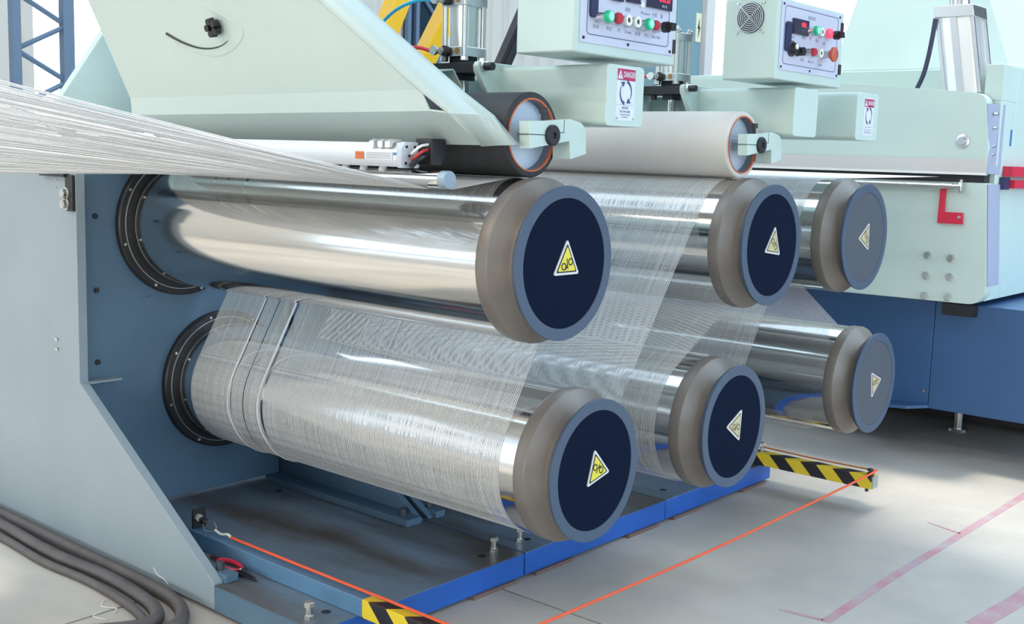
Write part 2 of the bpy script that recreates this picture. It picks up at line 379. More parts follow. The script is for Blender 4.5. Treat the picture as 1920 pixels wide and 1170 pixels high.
def godet(label, cy, cz, navy=True):
    t = thing('godet_roller', label, 'roller', (-1.36, cy, cz), 'chrome drawing rollers of the stand')
    C = (0, cy, cz)
    bm = B(); lathe(bm, (-1.386, cy, cz), (1, 0, 0), [(0, .2037), (.016, .2037), (.020, .2000), (.020, .150)], 64); fo = part('flange', bm, FLANGE, t)
    for k in range(8):
        a = 2 * PI * (k + .35) / 8; bm = B()
        lathe(bm, (-1.366, cy + .194 * math.cos(a), cz + .194 * math.sin(a)), (1, 0, 0), [(0, .0045), (.003, .004)], 8); part('flange_screw', bm, ZINC, fo)
    bm = B(); lathe(bm, (-1.366, cy, cz), (1, 0, 0), [(0, .1860), (.003, .1857), (.003, .1845), (0, .1845)], 64, True); part('seal_ring', bm, SEAL, t)
    bm = B(); lathe(bm, (-1.366, cy, cz), (1, 0, 0), [(0, RB), (1.272, RB)], 96); part('drum', bm, CHROME, t)
    bm = B(); lathe(bm, (0, cy, cz), (1, 0, 0), [(-.098, .150), (-.095, RB + .001), (-.093, .1728), (-.088, RC), (-.066, RC), (-.063, .1725), (-.034, .1395), (-.0305, .1370), (-.027, .1385), (-.012, .1550)], 96)
    part('collar', bm, COLLAR, t, ang=24)
    bm = B(); lathe(bm, (0, cy, cz), (1, 0, 0), [(-.012, .140), (-.012, .1550), (-.008, .1585), (-.003, RD), (-.001, RD), (0, .1592), (0, .1352), (-.0025, .1345), (-.0025, .10)], 96); part('end_rim', bm, RIM, t)
    bm = B(); lathe(bm, (-.0025, cy, cz), (1, 0, 0), [(0, .1343), (.0012, .1343)], 96); part('end_disc', bm, NAVY if navy else GREYDISC, t)
    return t
def turn_sign(t, ang):
    for c in kids(t, 'warning_sign'): c.rotation_euler = (math.radians(ang), 0, 0)
ROLL = [('large chrome roller with navy end disc, upper row, nearest the camera', 0, 0, True, 0, (.003, .002)),
        ('chrome roller with navy end disc, middle of the upper row', .886, .004, True, 113, (.006, 0)),
        ('chrome roller with grey end disc, farthest of the upper row', 1.470, .006, False, 93, (0, 0)),
        ('yarn-covered chrome roller with navy end disc, lower row, nearest the camera', .137, -.464, True, 134, (.005, .002)),
        ('chrome roller with navy end disc, middle of the lower row', .743, -.463, True, -34, (.002, .002)),
        ('chrome roller with grey end disc, farthest of the lower row', 1.6215, -.463, False, 159, (0, 0))]
R1 = godet(ROLL[0][0], 0, 0); warning_sign(R1, (-.0013, .003, .002), .046)
RG = godet(ROLL[2][0], ROLL[2][1], ROLL[2][2], False); warning_sign(RG, (-.0013, ROLL[2][1], ROLL[2][2]), .046)
turn_sign(RG, 93)
for i in (1, 3, 4, 5):
    lab, cy, cz, nv, ang, _ = ROLL[i]
    src = R1 if nv else RG
    so_ = ORG[src.name]
    c = copy_tree(src, (0, cy - so_.y, cz - so_.z)); c['label'] = lab; turn_sign(c, ang)
def fade_sign(t):
    for sg in kids(t, 'warning_sign'):
        for ch in sg.children:
            m = mat('faded_yellow', (.50, .46, .28), .5) if ch.name.startswith('sign_field') else mat('faded_brown_print', (.16, .11, .04), .5)
            ch.material_slots[0].link = 'OBJECT'; ch.material_slots[0].material = m
for t in [o for o in S.collection.objects if o.name.startswith('godet_roller') and o.parent is None]:
    if ORG[t.name].y > .3: fade_sign(t)

# ================================================================== NIP (PRESSURE) ROLLERS, ARMS, BEAMS
def nip(label, cy, cz, rub, r=.0885):
    t = thing('pressure_roller', label, 'roller', (-.7, cy, cz - r), 'rubber pressure rollers')
    bm = B(); lathe(bm, (-1.33, cy, cz), (1, 0, 0), [(0, .06), (0, r - .002), (.002, r), (1.222, r), (1.225, r - .003), (1.225, .0765), (1.19, .0765)], 72); part('rubber_cover', bm, rub, t)
    bm = B(); lathe(bm, (-.107, cy, cz), (1, 0, 0), [(-.003, .0763), (.0035, .0763), (.0035, .0732), (-.003, .0732)], 64, True); part('liner_ring', bm, ORANGE, t)
    bm = B(); lathe(bm, (-.110, cy, cz), (1, 0, 0), [(-.03, .0763), (0, .0763), (0, .0728), (-.03, .0728)], 64, True); part('core_tube', bm, mat('core_steel', (.20, .21, .25), .45, .5), t)
    bm = B(); lathe(bm, (-.128, cy, cz), (1, 0, 0), [(-.01, .0724), (0, .0724)], 64); part('end_plate', bm, DISCW, t)
    bm = B(); rod(bm, (-.128, cy, cz), (-.06, cy, cz), .018, 24); part('shaft', bm, STEEL, t)
    return t
P1C = (.004, .2608); P2C = (.884, .2648)
nip('black rubber pressure roller lying on the nearest upper chrome roller', *P1C, RUBBER)
nip('cream rubber pressure roller lying on the second upper chrome roller', *P2C, CREAM)
def arm(label, cy, cz):
    t = thing('swing_arm', label, 'bracket', (-.6, cy + .09, cz - .05), 'swing arms of the pressure rollers')
    o = [(-.072, .026), (.0, .030), (.062, .036), (.098, .030), (.114, .020), (.118, .008), (.120, -.036), (.066, -.048), (.061, -.010), (-.068, -.029)]
    bm = B(); px(bm, [(cy + a, cz + b) for a, b in o], -.080, -.052); part('arm_plate', bm, MINT, t, bevel=.001)
    bm = B(); px(bm, [(cy + a, cz + b) for a, b in ((.093, .0), (.118, .0), (.120, -.036), (.093, -.042))], -1.40, -.080); px(bm, [(cy + a, cz + b) for a, b in ((.064, .0), (.118, .0), (.120, -.036), (.066, -.048))], -.100, -.080); part('cross_bar', bm, MINT, t)
    bm = B(); lathe(bm, (-.052, cy, cz), (1, 0, 0), [(0, .0215), (.006, .0215), (.008, .019), (.008, .007), (.004, .006)], 28); sb_ = part('shaft_bolt', bm, BLACKM, t)
    bm = B(); box(bm, -.0521, -.0515, cy - .070, cy - .0215, cz - .0008, cz + .0008); box(bm, -.0521, -.0515, cy + .040, cy + .0413, cz + .006, cz + .033); box(bm, -.0521, -.0515, cy + .026, cy + .041, cz + .006, cz + .0073)
    box(bm, -.08, -.052, cy - .0725, cy - .0715, cz - .0008, cz + .0008)
    part('clamp_slit', bm, BLACK, t)
    bm = B(); lathe(bm, (-.066, cy - .012, cz + .028), (0, 0, 1), [(0, .0045), (.016, .0045), (.016, .0085), (.028, .0085)], 14); part('clamp_screw', bm, BLACKM, t)
    return t
a1 = arm('pale mint hook-shaped swing arm holding the black pressure roller', *P1C)
a2 = copy_tree(a1, (0, P2C[0] - P1C[0], P2C[1] - P1C[1])); a2['label'] = 'pale mint hook-shaped swing arm holding the cream pressure roller'

def danger_sign(t, y0, y1, z0, z1, x, detail):
    H = z1 - z0; W_ = y1 - y0; ym = (y0 + y1) / 2
    bm = B(); box(bm, x, x + .0012, y0, y1, z0, z1); s = part('danger_sign', bm, SIGNW, t, label='white warning sign with red DANGER header')
    x += .0012
    bm = B(); box(bm, x, x + .0004, y0 + .002, y1 - .001, z1 - .245 * H, z1 - .03 * H); part('sign_header', bm, SIGNRED, s)
    bm = B(); px(bm, [(y0 + .04 * W_, z1 - .22 * H), (y0 + .31 * W_, z1 - .22 * H), (y0 + .175 * W_, z1 - .05 * H)], x + .0004, x + .0008); part('header_triangle', bm, SIGNW, s)
    text('header_text', 'DANGER', SIGNW, s, (x + .0004, y0 + .655 * W_, z1 - .185 * H), .155 * H, squash=.60)
    text('header_text', '!', SIGNRED, s, (x + .0009, y0 + .175 * W_, z1 - .205 * H), .13 * H)
    bm = B(); cz = z1 - .47 * H; R = .30 * W_
    for k in range(2):
        a0 = 80 - 180 * k; o = []; n = 12
        for i in range(n + 1):
            a = math.radians(a0 - 125 * i / n); rr = R * (1.18 - .16 * i / n); o.append((ym + rr * math.cos(a), cz + rr * math.sin(a) * 1.12))
        for i in range(n, -1, -1):
            a = math.radians(a0 - 125 * i / n); rr = R * (.86 + .10 * i / n); o.append((ym + rr * math.cos(a), cz + rr * math.sin(a) * 1.12))
        px(bm, o, x, x + .0004)
        a = math.radians(a0 - 125); tt = math.radians(a0 - 160)
        c = Vector((math.cos(a), math.sin(a) * 1.12)) * R; e = Vector((math.cos(tt), math.sin(tt) * 1.12)) * R; nrm = c.normalized() * R * .36
        px(bm, [(ym + q.x, cz + q.y) for q in (c - nrm, e, c + nrm)], x, x + .0004)
    part('rotation_arrows', bm, LINE, s)
    bm = B(); box(bm, x, x + .0003, y0 + .03 * W_, y1 - .05 * W_, z1 - .703 * H, z1 - .698 * H); part('sign_rule', bm, TXT, s)
    if detail:
        for tx, zz, sz in (('旋转危险', .775, .055), ('禁止手伸入滚筒!', .845, .05), ('ROTATING ROLL HAND', .895, .032), ('NO HAND IN IT', .94, .03)):
            text('sign_text', tx, TXT, s, (x, ym, z1 - zz * H), sz * H, squash=.95, depth=.0003)
        for yy in (y0 + .004, y1 - .005):
            bm = B(); lathe(bm, (x, yy, z0 + .005), (1, 0, 0), [(0, .003), (.002, .002)], 10); part('rivet', bm, ZINC, s)
    else:
        bm = B()
        for zz in (.78, .85, .90, .94): box(bm, x, x + .0003, y0 + .12 * W_, y1 - .12 * W_, z1 - zz * H, z1 - zz * H + .012 * H)
        part('sign_text', bm, TXT, s)
    return s
def beam(label, y0, y1, x1, z0, z1, xl=-1.40):
    t = thing('arm_beam', label, 'beam', (-.7, (y0 + y1) / 2, z0), 'mint arm beams of the stand')
    bm = B(); px(bm, rrect(y0, y1, z0, z1, .014), xl, x1); part('beam_body', bm, MINT, t, bevel=.0015, ang=25)
    return t
b1 = thing('arm_beam', 'mint box beam with a DANGER sign under the nearer control box', 'beam', (-.4, .21, .287), 'mint arm beams of the stand')
def beam_body(t, yo, zo):
    bm = B(); px(bm, rrect(.145 + yo, .284 + yo, .287 + zo, .417 + zo, .012), -.325, -.02); part('beam_body', bm, MINT, t, bevel=.0015, ang=25)
    bm = B(); px(bm, rrect(.185 + yo, .284 + yo, .27 + zo, .40 + zo, .012), -1.40, -.325); part('rear_beam', bm, MINT, t, ang=25)
    tab = [(.185, .27), (.145, .30), (.068, .402), (.066, .415), (.072, .425), (.085, .428), (.30, .428), (.30, .27)]
    for xx in (-.335, -.520):
        bm = B(); px(bm, [(min(a, .284) + yo, min(b, .424) + zo) for a, b in tab], xx, xx + .014); part('pivot_plate', bm, MINT, t, bevel=.0015)
    bm = B(); rod(bm, (-.321, .086 + yo, .413 + zo), (-.292, .086 + yo, .413 + zo), .009, 14); part('pivot_pin', bm, BLACKM, t)
    bm = B(); hexbolt(bm, (-.321, .086 + yo, .413 + zo), (1, 0, 0), .013, .008); part('pivot_nut', bm, ZINC, t)
beam_body(b1, 0, 0)
danger_sign(b1, .179, .2484, .2993, .413, -.02, True)
b2 = thing('arm_beam', 'mint box beam under the farther control box, without a sign', 'beam', (-.4, 1.07, .29), 'mint arm beams of the stand')
beam_body(b2, .853, .006)
b3 = beam('plain mint box beam with a small DANGER sign, farthest of the beams', 1.392, 1.543, -.02, .295, .434)
danger_sign(b3, 1.439, 1.508, .310, .4208, -.02, False)

# ================================================================== PNEUMATIC CYLINDERS ON THE BEAMS
def air_cylinder(label, cx, cy, zo, hoses):
    t = thing('air_cylinder', label, 'cylinder', (cx, cy, .30 + zo), 'air cylinders pressing the rubber rollers')
    s = .039
    def cap(z0, z1, nm):
        bm = B(); pz(bm, [(cx + a, cy + b) for a, b in rrect(-s, s, -s, s, .006, 3)], z0 + zo, z1 + zo); part(nm, bm, STEEL, t, bevel=.001)
    cap(.438, .460, 'lower_cap'); cap(.552, .574, 'upper_cap')
    bm = B(); lathe(bm, (cx, cy, .460 + zo), (0, 0, 1), [(0, .034), (.092, .034)], 40); part('barrel', bm, CYLALU, t)
    for a in (-1, 1):
        for b in (-1, 1):
            bm = B(); rod(bm, (cx + a * .031, cy + b * .031, .430 + zo), (cx + a * .031, cy + b * .031, .588 + zo), .0065, 12)
            hexbolt(bm, (cx + a * .031, cy + b * .031, .574 + zo), (0, 0, 1), .0095, .008)
            hexbolt(bm, (cx + a * .031, cy + b * .031, .438 + zo), (0, 0, -1), .0095, .010)
            part('tie_rod', bm, ZINC, t)
    bm = B(); box(bm, cx - .026, cx + .026, cy - .02, cy + .02, .420 + zo, .438 + zo); box(bm, cx - .088, cx + .079, cy - .040, cy + .030, .400 + zo, .424 + zo)
    box(bm, cx - .018, cx + .018, cy - .022, cy + .022, .386 + zo, .402 + zo); lathe(bm, (cx - .045, cy - .025, .386 + zo), (0, 0, 1), [(0, .009), (.015, .009)], 12)
    part('clevis', bm, BLACKM, t, bevel=.001)
    bm = B(); rod(bm, (cx, cy, .30 + zo), (cx, cy, .392 + zo), .0135, 20); part('piston_rod', bm, CHROME, t)
    for zz in (.450, .565):
        bm = B(); fx = cx - .020; rod(bm, (fx, cy - s, zz + zo), (fx, cy - s - .018, zz + zo), .009, 12); rod(bm, (fx, cy - s - .018, zz + zo), (fx - .028, cy - s - .018, zz + zo), .007, 12)
        lathe(bm, (fx - .010, cy - s - .026, zz + zo), (0, -1, 0), [(0, .011), (.006, .011)], 14); ef = part('hose_fitting', bm, ZINC, t)
        bm = B(); lathe(bm, (fx + .004, cy - s - .001, zz + zo), (0, -1, 0), [(0, .0125), (.009, .0125)], 14); part('fitting_ring', bm, BLACK, ef)
        bm = B(); lathe(bm, (cx + .016, cy - s, zz + zo), (0, -1, 0), [(0, .008), (.001, .008)], 12); part('port_plug', bm, mat('brass', (.35, .20, .08), .4, .8), t)
    bm = B(); box(bm, cx + s * .2, cx + s, cy - s - .004, cy - s, .582 + zo, .592 + zo); part('bracket', bm, WHITEP, t)
    for (col, pts) in hoses:
        bm = B(); tube(bm, smooth_pts(pts, 8), .0042, 10); part('air_hose', bm, col, t, label='red air hose' if col is REDHOSE else 'blue air hose')
    return t
cxa, cya = -.415, .12
fx = cxa - .048
air_cylinder('air cylinder with blue and red hoses beside the mint hood', cxa, cya, 0,
    [(BLUEHOSE, [(fx, cya - .057, .565), (fx - .05, cya - .06, .566), (fx - .13, cya - .05, .550), (fx - .24, cya - .02, .510), (fx - .40, cya + .02, .46)]),
     (REDHOSE, [(fx, cya - .057, .450), (fx - .04, cya - .06, .459), (fx - .11, cya - .05, .460), (fx - .22, cya - .02, .440), (fx - .36, cya + .02, .40)])])
air_cylinder('air cylinder between the two control boxes with a short red hose', cxa, cya + .886, .006,
    [(REDHOSE, [(fx, cya + .829, .456), (fx - .03, cya + .83, .452), (fx - .09, cya + .84, .435), (fx - .2, cya + .86, .41)])])

# ================================================================== CONTROL BOXES
def button(t, y, z, x, base_r, head_r, L, m, name, kind='flat'):
    bm = B(); lathe(bm, (x, y, z), (1, 0, 0), [(0, base_r * 1.05), (.003, base_r * 1.05), (.004, base_r), (L, base_r * .95)], 20); h = part(name, bm, STEEL, t)
    X = x + L; bm = B()
    if kind == 'flat': lathe(bm, (X, y, z), (1, 0, 0), [(0, head_r), (.007, head_r), (.009, head_r * .85)], 20)
    elif kind == 'ring': lathe(bm, (X, y, z), (1, 0, 0), [(0, head_r), (.006, head_r), (.006, head_r * .5), (0, head_r * .5)], 20, True)
    elif kind == 'lamp': lathe(bm, (X, y, z), (1, 0, 0), [(0, head_r), (.006, head_r * 1.05), (.010, head_r), (.012, head_r * .7)], 20)
    elif kind == 'mush': lathe(bm, (X, y, z), (1, 0, 0), [(0, head_r * .5), (.010, head_r), (.016, head_r), (.019, head_r * .7)], 24)
    elif kind == 'lever':
        lathe(bm, (X, y, z), (1, 0, 0), [(0, head_r), (.012, head_r)], 20); box(bm, X + .006, X + .022, y - .004, y + .016, z - .007, z + .009)
    part('button_head', bm, m, h)
    if kind == 'ring':
        bm = B(); lathe(bm, (X, y, z), (1, 0, 0), [(0, head_r * .5), (.003, head_r * .5)], 16); part('button_core', bm, BLACK, h)
    if kind == 'lamp':
        bm = B(); lathe(bm, (X + .012, y, z), (1, 0, 0), [(0, head_r * .72), (.001, head_r * .6)], 16); part('lens_centre', bm, GREENHI if m is GREEN else REDLIT, h)
def outline(bm, y0, y1, z0, z1, x, wd=.0016, r=.01):
    o = rrect(y0, y1, z0, z1, r, 4); i = rrect(y0 + wd, y1 - wd, z0 + wd, z1 - wd, r - wd, 4); n = len(o)
    for k in range(n):
        q = (k + 1) % n; prism(bm, [(x, *o[k]), (x, *o[q]), (x, *i[q]), (x, *i[k])], (.0005, 0, 0))
def fan_grille(t, cx, y, cz, r):
    bm = B(); lathe(bm, (cx, y, cz), (0, -1, 0), [(0, r), (.0008, r)], 36); g = part('fan_opening', bm, mat('fan_dark', (.10, .10, .14), .6), t)
    for k in range(1, 8):
        rr = r * k / 7.5; bm = B()
        tube(bm, [(cx + rr * math.cos(2 * PI * i / 28), y - .005, cz + rr * math.sin(2 * PI * i / 28)) for i in range(29)], .0011, 5, False); part('grille_ring', bm, ZINC, g)
    for a in (45, 135, 225, 315):
        a = math.radians(a); bm = B(); tube(bm, [(cx, y - .005, cz), (cx + r * 1.28 * math.cos(a), y - .005, cz + r * 1.28 * math.sin(a)), (cx + r * 1.32 * math.cos(a), y, cz + r * 1.32 * math.sin(a))], .0011, 5); part('grille_spoke', bm, ZINC, g)
        bm = B(); lathe(bm, (cx + r * 1.34 * math.cos(a), y, cz + r * 1.34 * math.sin(a)), (0, -1, 0), [(0, .004), (.004, .003)], 8); part('grille_screw', bm, ZINC, g)
def control_box(label, y0, y1, z0, z1):
    t = thing('control_box', label, 'control box', (-.097, (y0 + y1) / 2, z0), 'mint control boxes')
    bm = B(); box(bm, -.174, -.02, y0, y1, z0, z1); part('housing', bm, MINT, t, bevel=.004)
    return t
X = -.02
c1 = control_box('nearer mint control box with a row of seven buttons, cut off at the top', .025, .402, .431, .74)
bm = B(); box(bm, X, X + .003, .0416, .3857, .452, .715); part('panel', bm, PANEL, c1, bevel=.0008)
bm = B(); outline(bm, .0625, .367, .469, .70, X + .003); part('panel_line', bm, LINE, c1)
for yy, zz in ((.0525, .4615), (.2108, .4608), (.3745, .4603), (.0525, .705), (.3745, .705)):
    bm = B(); lathe(bm, (X + .003, yy, zz), (1, 0, 0), [(0, .0035), (.002, .003)], 10); part('panel_screw', bm, BLACKM, c1)
bm = B(); px(bm, rrect(.069, .0925, .504, .63, .008, 3), X + .003, X + .009); part('slot_handle', bm, mat('navy_plastic', (.02, .025, .09), .4), c1)
for yy, m, kd, hr in ((.097, GREEN, 'lamp', .0125), (.132, RED, 'flat', .012), (.168, WHITEP, 'ring', .0115), (.202, WHITEP, 'ring', .0115), (.244, GREEN, 'lamp', .0125), (.271, RED, 'flat', .011), (.308, BLACK, 'lever', .012)):
    button(c1, yy, .5062, X + .003, .0105, hr, .026, m, 'push_button', kd)
for yy, s in ((.116, '启动'), (.1617, '停止'), (.197, '升'), (.2317, 'Down'), (.2674, '启动'), (.3028, '停止'), (.338, 'Side rolls')):
    text('panel_text', s, TXT, c1, (X + .003, yy - .022, .484), .010, depth=.0002)
for yy, s in ((.2152, '速度'), (.2823, 'Pressure'), (.318, '升降'), (.3458, '辊')):
    text('panel_text', s, TXT, c1, (X + .003, yy - .01, .530), .010, depth=.0002)
for (y0, y1, z0, z1) in ((.140, .180, .546, .575), (.197, .243, .549, .58)):
    bm = B(); box(bm, X + .003, X + .010, y0, y1, z0, z1); part('meter', bm, DISPLAY, c1)
bm = B(); box(bm, X + .003, X + .010, .274, .367, .5475, .60); dp = part('display', bm, DISPLAY, c1)
text('display_digits', '88.8', LED, dp, (X + .0101, .335, .563), .026); text('display_digits', '2.0', LED, dp, (X + .0101, .292, .567), .02)
text('display_text', 'A 1 2', SIGNW, dp, (X + .0101, .335, .552), .008)
bm = B(); lathe(bm, (X + .003, .2527, .549), (1, 0, 0), [(0, .006), (.006, .006)], 12); part('small_knob', bm, WHITEP, c1)
for zz in (.470, .62):
    bm = B(); rod(bm, (X + .002, .392, zz - .012), (X + .002, .392, zz + .018), .005, 10); part('hinge', bm, BLACKM, c1)
fan_grille(c1, -.113, .025, .592, .045)

c2 = control_box('farther mint control box with fan grille and red mushroom button', .8735, 1.265, .436, .6445)
bm = B(); box(bm, X, X + .003, .893, 1.2395, .4612, .6355); part('panel', bm, PANEL, c2, bevel=.0008)
bm = B(); outline(bm, .909, 1.222, .477, .6265, X + .003); part('panel_line', bm, LINE, c2)
for yy, zz in ((.901, .469), (1.066, .469), (1.231, .469), (.901, .629), (1.231, .629)):
    bm = B(); lathe(bm, (X + .003, yy, zz), (1, 0, 0), [(0, .0035), (.002, .003)], 10); part('panel_screw', bm, BLACKM, c2)
bm = B(); px(bm, rrect(.914, .943, .510, .586, .008, 3), X + .003, X + .008); part('slot_handle', bm, MATS['navy_plastic'], c2)
bm = B(); box(bm, X + .003, X + .010, .951, 1.035, .558, .5975); dp = part('display', bm, DISPLAY, c2)
text('display_digits', '888', LED, dp, (X + .0101, 1.004, .579), .017)
text('panel_text', '速度控制', TXT, c2, (X + .003, 1.06, .604), .011, depth=.0002)
for yy, zz, m, kd, hr in ((1.040, .573, GREEN, 'lamp', .0125), (1.074, .5725, WHITEP, 'ring', .0115), (1.117, .573, REDLIT, 'lamp', .0135), (1.160, .5725, BLACK, 'lever', .012),
                          (1.034, .5165, RED, 'flat', .011), (1.076, .517, WHITEP, 'ring', .0115), (1.136, .5185, MUSH, 'mush', .020)):
    button(c2, yy, zz, X + .003, .0105, hr, .022, m, 'push_button', kd)
bm = B(); lathe(bm, (X + .003, .953, .519), (1, 0, 0), [(0, .021), (.004, .021), (.006, .016), (.018, .014)], 24); kn = part('dial', bm, BLACK, c2)
bm = B(); lathe(bm, (X + .021, .951, .524), (1, 0, 0), [(0, .008), (.002, .007)], 16); part('dial_cap', bm, WHITEP, kn)
bm = B(); lathe(bm, (X + .003, .986, .514), (1, 0, 0), [(0, .012), (.022, .011)], 18); part('lock_knob', bm, BLACK, c2)
for yy, zz, s in ((1.02, .551, '启动'), (1.06, .551, '升'), (1.10, .549, '停止'), (1.14, .546, '主机'), (.955, .545, 'SPEED'), (1.02, .492, '停止'), (1.07, .491, 'side roll'), (1.125, .486, 'STOP')):
    text('panel_text', s, TXT, c2, (X + .003, yy, zz), .010, depth=.0002)
for zz in (.485, .60):
    bm = B(); rod(bm, (X + .002, 1.251, zz - .012), (X + .002, 1.251, zz + .016), .005, 10); part('hinge', bm, BLACKM, c2)
fan_grille(c2, -.0971, .8735, .594, .040)

# ================================================================== MINT HOOD over the nearest pressure roller
hd = thing('roller_hood', 'large pale mint sheet-metal hood tilted over the nearest rollers', 'hood', (-.7, -.15, .231))
def hy(z): return -.1086 - .2703 * z
def hx(z): return -.228 - (z - .343) * 1.366          # slanting right edge
def hxl(z): return -1.3075 - (z - .334) * .345
TH = .004
zt = .74
pan = [(hxl(.336), .336), (hx(.343), .343), (hx(zt), zt), (hxl(zt), zt)]
bm = B(); prism(bm, [(x, hy(z), z) for x, z in pan], (0, TH, 0)); part('front_sheet', bm, MINTDIM, hd)
bm = B(); prism(bm, [(-1.3075, hy(.336), .336), (-.228, hy(.343), .343), (-.1997, -.2015, .3005), (-1.30, -.200, .292)], (0, .003, 0)); part('lower_band', bm, MINTDIM, hd)
bm = B(); prism(bm, [(-1.30, -.200, .292), (-.1997, -.2015, .3005), (-.1449, -.200, .2952), (-.132, -.121, .236), (-1.30, -.121, .231)], (0, .002, .0035)); part('bottom_face', bm, MINTDIM, hd)
# right side flange with a rounded bend
N = 7; zs = [.236, .2952, .3428, .42, .50, .58, .66, zt]; bm = B(); rows = []
for z in zs:
    xa = -.130 if z < .25 else (-.1449 if z < .30 else hx(z)); ya = -.119 if z < .25 else (-.199 if z < .30 else hy(z))
    rw = []
    for k in range(N + 1):
        q = k / N; bend = .022 * math.sin(min(q * 2.2, 1) * PI / 2)
        rw.append((xa - .006 + bend + .010 * q, ya - .002 + .102 * q ** 1.15, z + .0))
    rows.append(rw)
rows[0] = [(-.132 + .012 * k / N + .062 * (k / N) ** 2, -.121 + .03 * k / N, .234 + .004 * k / N) for k in range(N + 1)]
vg = [[bm.verts.new(p) for p in rw] for rw in rows]
for a, b in zip(vg, vg[1:]):
    for k in range(N): bm.faces.new((a[k], a[k + 1], b[k + 1], b[k]))
sf = part('side_flange', bm, MINTDIM, hd, ang=60); md = sf.modifiers.new('thick', 'SOLIDIFY'); md.thickness = .003; md.offset = 0
bm = B(); prism(bm, [(-1.29, -.02, .395), (-.36, -.02, .395), (-.36, .03, .402), (-1.29, .03, .402)], (0, 0, .003)); prism(bm, [(-1.29, .03, .402), (-.36, .03, .402), (-.345, .045, .36), (-1.29, .045, .36)], (0, .003, 0)); part('rear_lip', bm, MINTDIM, hd)
kc = Vector((-.855, hy(.493), .493)); nd = Vector((0, -1, -.27)).normalized()
bm = B()
lathe(bm, kc, nd, [(0, .009), (.016, .009)], 12)
for k in range(5):
    a = 2 * PI * k / 5; d, s, t2 = frame_of(nd); lathe(bm, kc + nd * .010 + (s * math.cos(a) + t2 * math.sin(a)) * .014, nd, [(0, .0095), (.016, .008)], 10)
part('star_knob', bm, BLACK, hd, label='black star-shaped knob')
arc = [(-1.0718, .4866), (-1.019, .4659), (-.9588, .4501), (-.9062, .4458), (-.8621, .4502), (-.832, .4600)]
bm = B(); tube(bm, smooth_pts([(x, hy(z) - .0005, z) for x, z in arc], 5), lambda i: .0036 * (1 - i / 32), 6); part('curved_slot', bm, BLACK, hd)
arc2 = [(-1.045, .4643), (-.9632, .4393), (-.8808, .4293), (-.8128, .4437), (-.7700, .471), (-.7755, .4888), (-.83, .515), (-.9168, .5522), (-.99, .585)]
bm = B(); tube(bm, smooth_pts([(x, hy(z) + .0002, z) for x, z in arc2], 6), .0022, 6); part('pressed_rib', bm, MINTDIM, hd)

# upper side plate of the stand seen left of the hood
bm = B(); px(bm, [(-.31, .25), (-.31, .305), (-.17, .505), (-.02, .70), (.25, .70), (.25, .25)], -1.53, -1.50)
part('side_plate', bm, MINT, None, label='light mint side plate with sloping edge behind the left end of the hood', cat='plate', bevel=.002)

# ================================================================== IONISING BAR, GUIDE BAR
ib = thing('ionising_bar', 'white aluminium ionising bar with orange and white labels under the hood', 'bar', (-.85, -.2, .185))
prof = [(-.226, .196), (-.222, .187), (-.18, .187), (-.176, .192), (-.176, .228), (-.182, .236), (-.214, .236), (-.220, .229), (-.226, .222)]
bm = B(); px(bm, prof, -1.50, -.268); part('profile', bm, ALU, ib, bevel=.001)
bm = B(); px(bm, [(a - (.002 if a < -.2 else -.002), b + (.002 if b > .21 else -.002)) for a, b in prof], -.268, -.254); ec = part('end_cap', bm, mat('pale_grey_cap', (.62, .65, .72), .5), ib, bevel=.001)
for yy, zz in ((-.215, .195), (-.188, .195), (-.190, .228), (-.213, .228), (-.205, .21)):
    bm = B(); lathe(bm, (-.254, yy, zz), (1, 0, 0), [(0, .003), (.0015, .0028)], 10); part('cap_screw', bm, BLACKM, ec)
y = -.2265
for nm, x0, x1, m in (('orange_label', -.394, -.368, mat('label_orange', (.78, .22, .04), .5)), ('white_label', -.3635, -.281, mat('label_white', (.8, .8, .78), .5)), ('maker_label', -.279, -.257, mat('label_white', (.8, .8, .78), .5))):
    bm = B(); box(bm, x0, x1, y - .0006, y, .2005, .2165); l = part(nm, bm, m, ib)
    if nm == 'white_label':
        bm = B()
        for k in range(4): box(bm, x0 + .004, x1 - .004, y - .0008, y - .0006, .2035 + k * .0033, .2042 + k * .0033)
        part('label_print', bm, TXT, l)
    elif nm == 'orange_label':
        text('label_print', 'CAUTION', SIGNRED, l, ((x0 + x1) / 2, y - .0006, .2095), .0045, 'y', depth=.0002)
        bm = B(); box(bm, x0 + .003, x1 - .003, y - .0008, y - .0006, .2045, .2055); part('label_print', bm, SIGNRED, l)
    else:
        bm = B(); box(bm, x0 + .001, x1 - .001, y - .0008, y - .0006, .2105, .2158); part('label_band', bm, mat('label_blue', (.08, .22, .50), .5), l)
for k in range(21):
    xx = -.330 - k * .0585; bm = B(); lathe(bm, (xx, -.205, .188), (0, -.35, -1), [(0, .0075), (.004, .0085), (.011, .0085), (.013, .006)], 12); part('nozzle', bm, WHITEP, ib)
for xx in (-.338, -.312, -.290):
    bm = B(); px(bm, [(-.232, .226), (-.232, .238), (-.222, .243), (-.20, .243), (-.185, .236), (-.22, .236), (-.226, .226)], xx - .008, xx + .006); part('clip', bm, ALU, ib)
bm = B(); px(bm, [(-.18, .192), (-.15, .192), (-.13, .22), (-.14, .246), (-.18, .246)], -.262, -.215); part('connector', bm, BLACK, ib, bevel=.002)
for m, zz, dx in ((WHITEP, .222, 0), (mat('red_wire', (.6, .03, .03), .4), .212, .006), (BLACK, .200, .002)):
    bm = B(); tube(bm, smooth_pts([(-.256, -.195, zz - .01), (-.235 + dx, -.215, zz - .006), (-.222 + dx, -.205, zz + .008), (-.225, -.18, zz + .012)], 6), .0028 if m is not BLACK else .006, 8); part('wire', bm, m, ib)
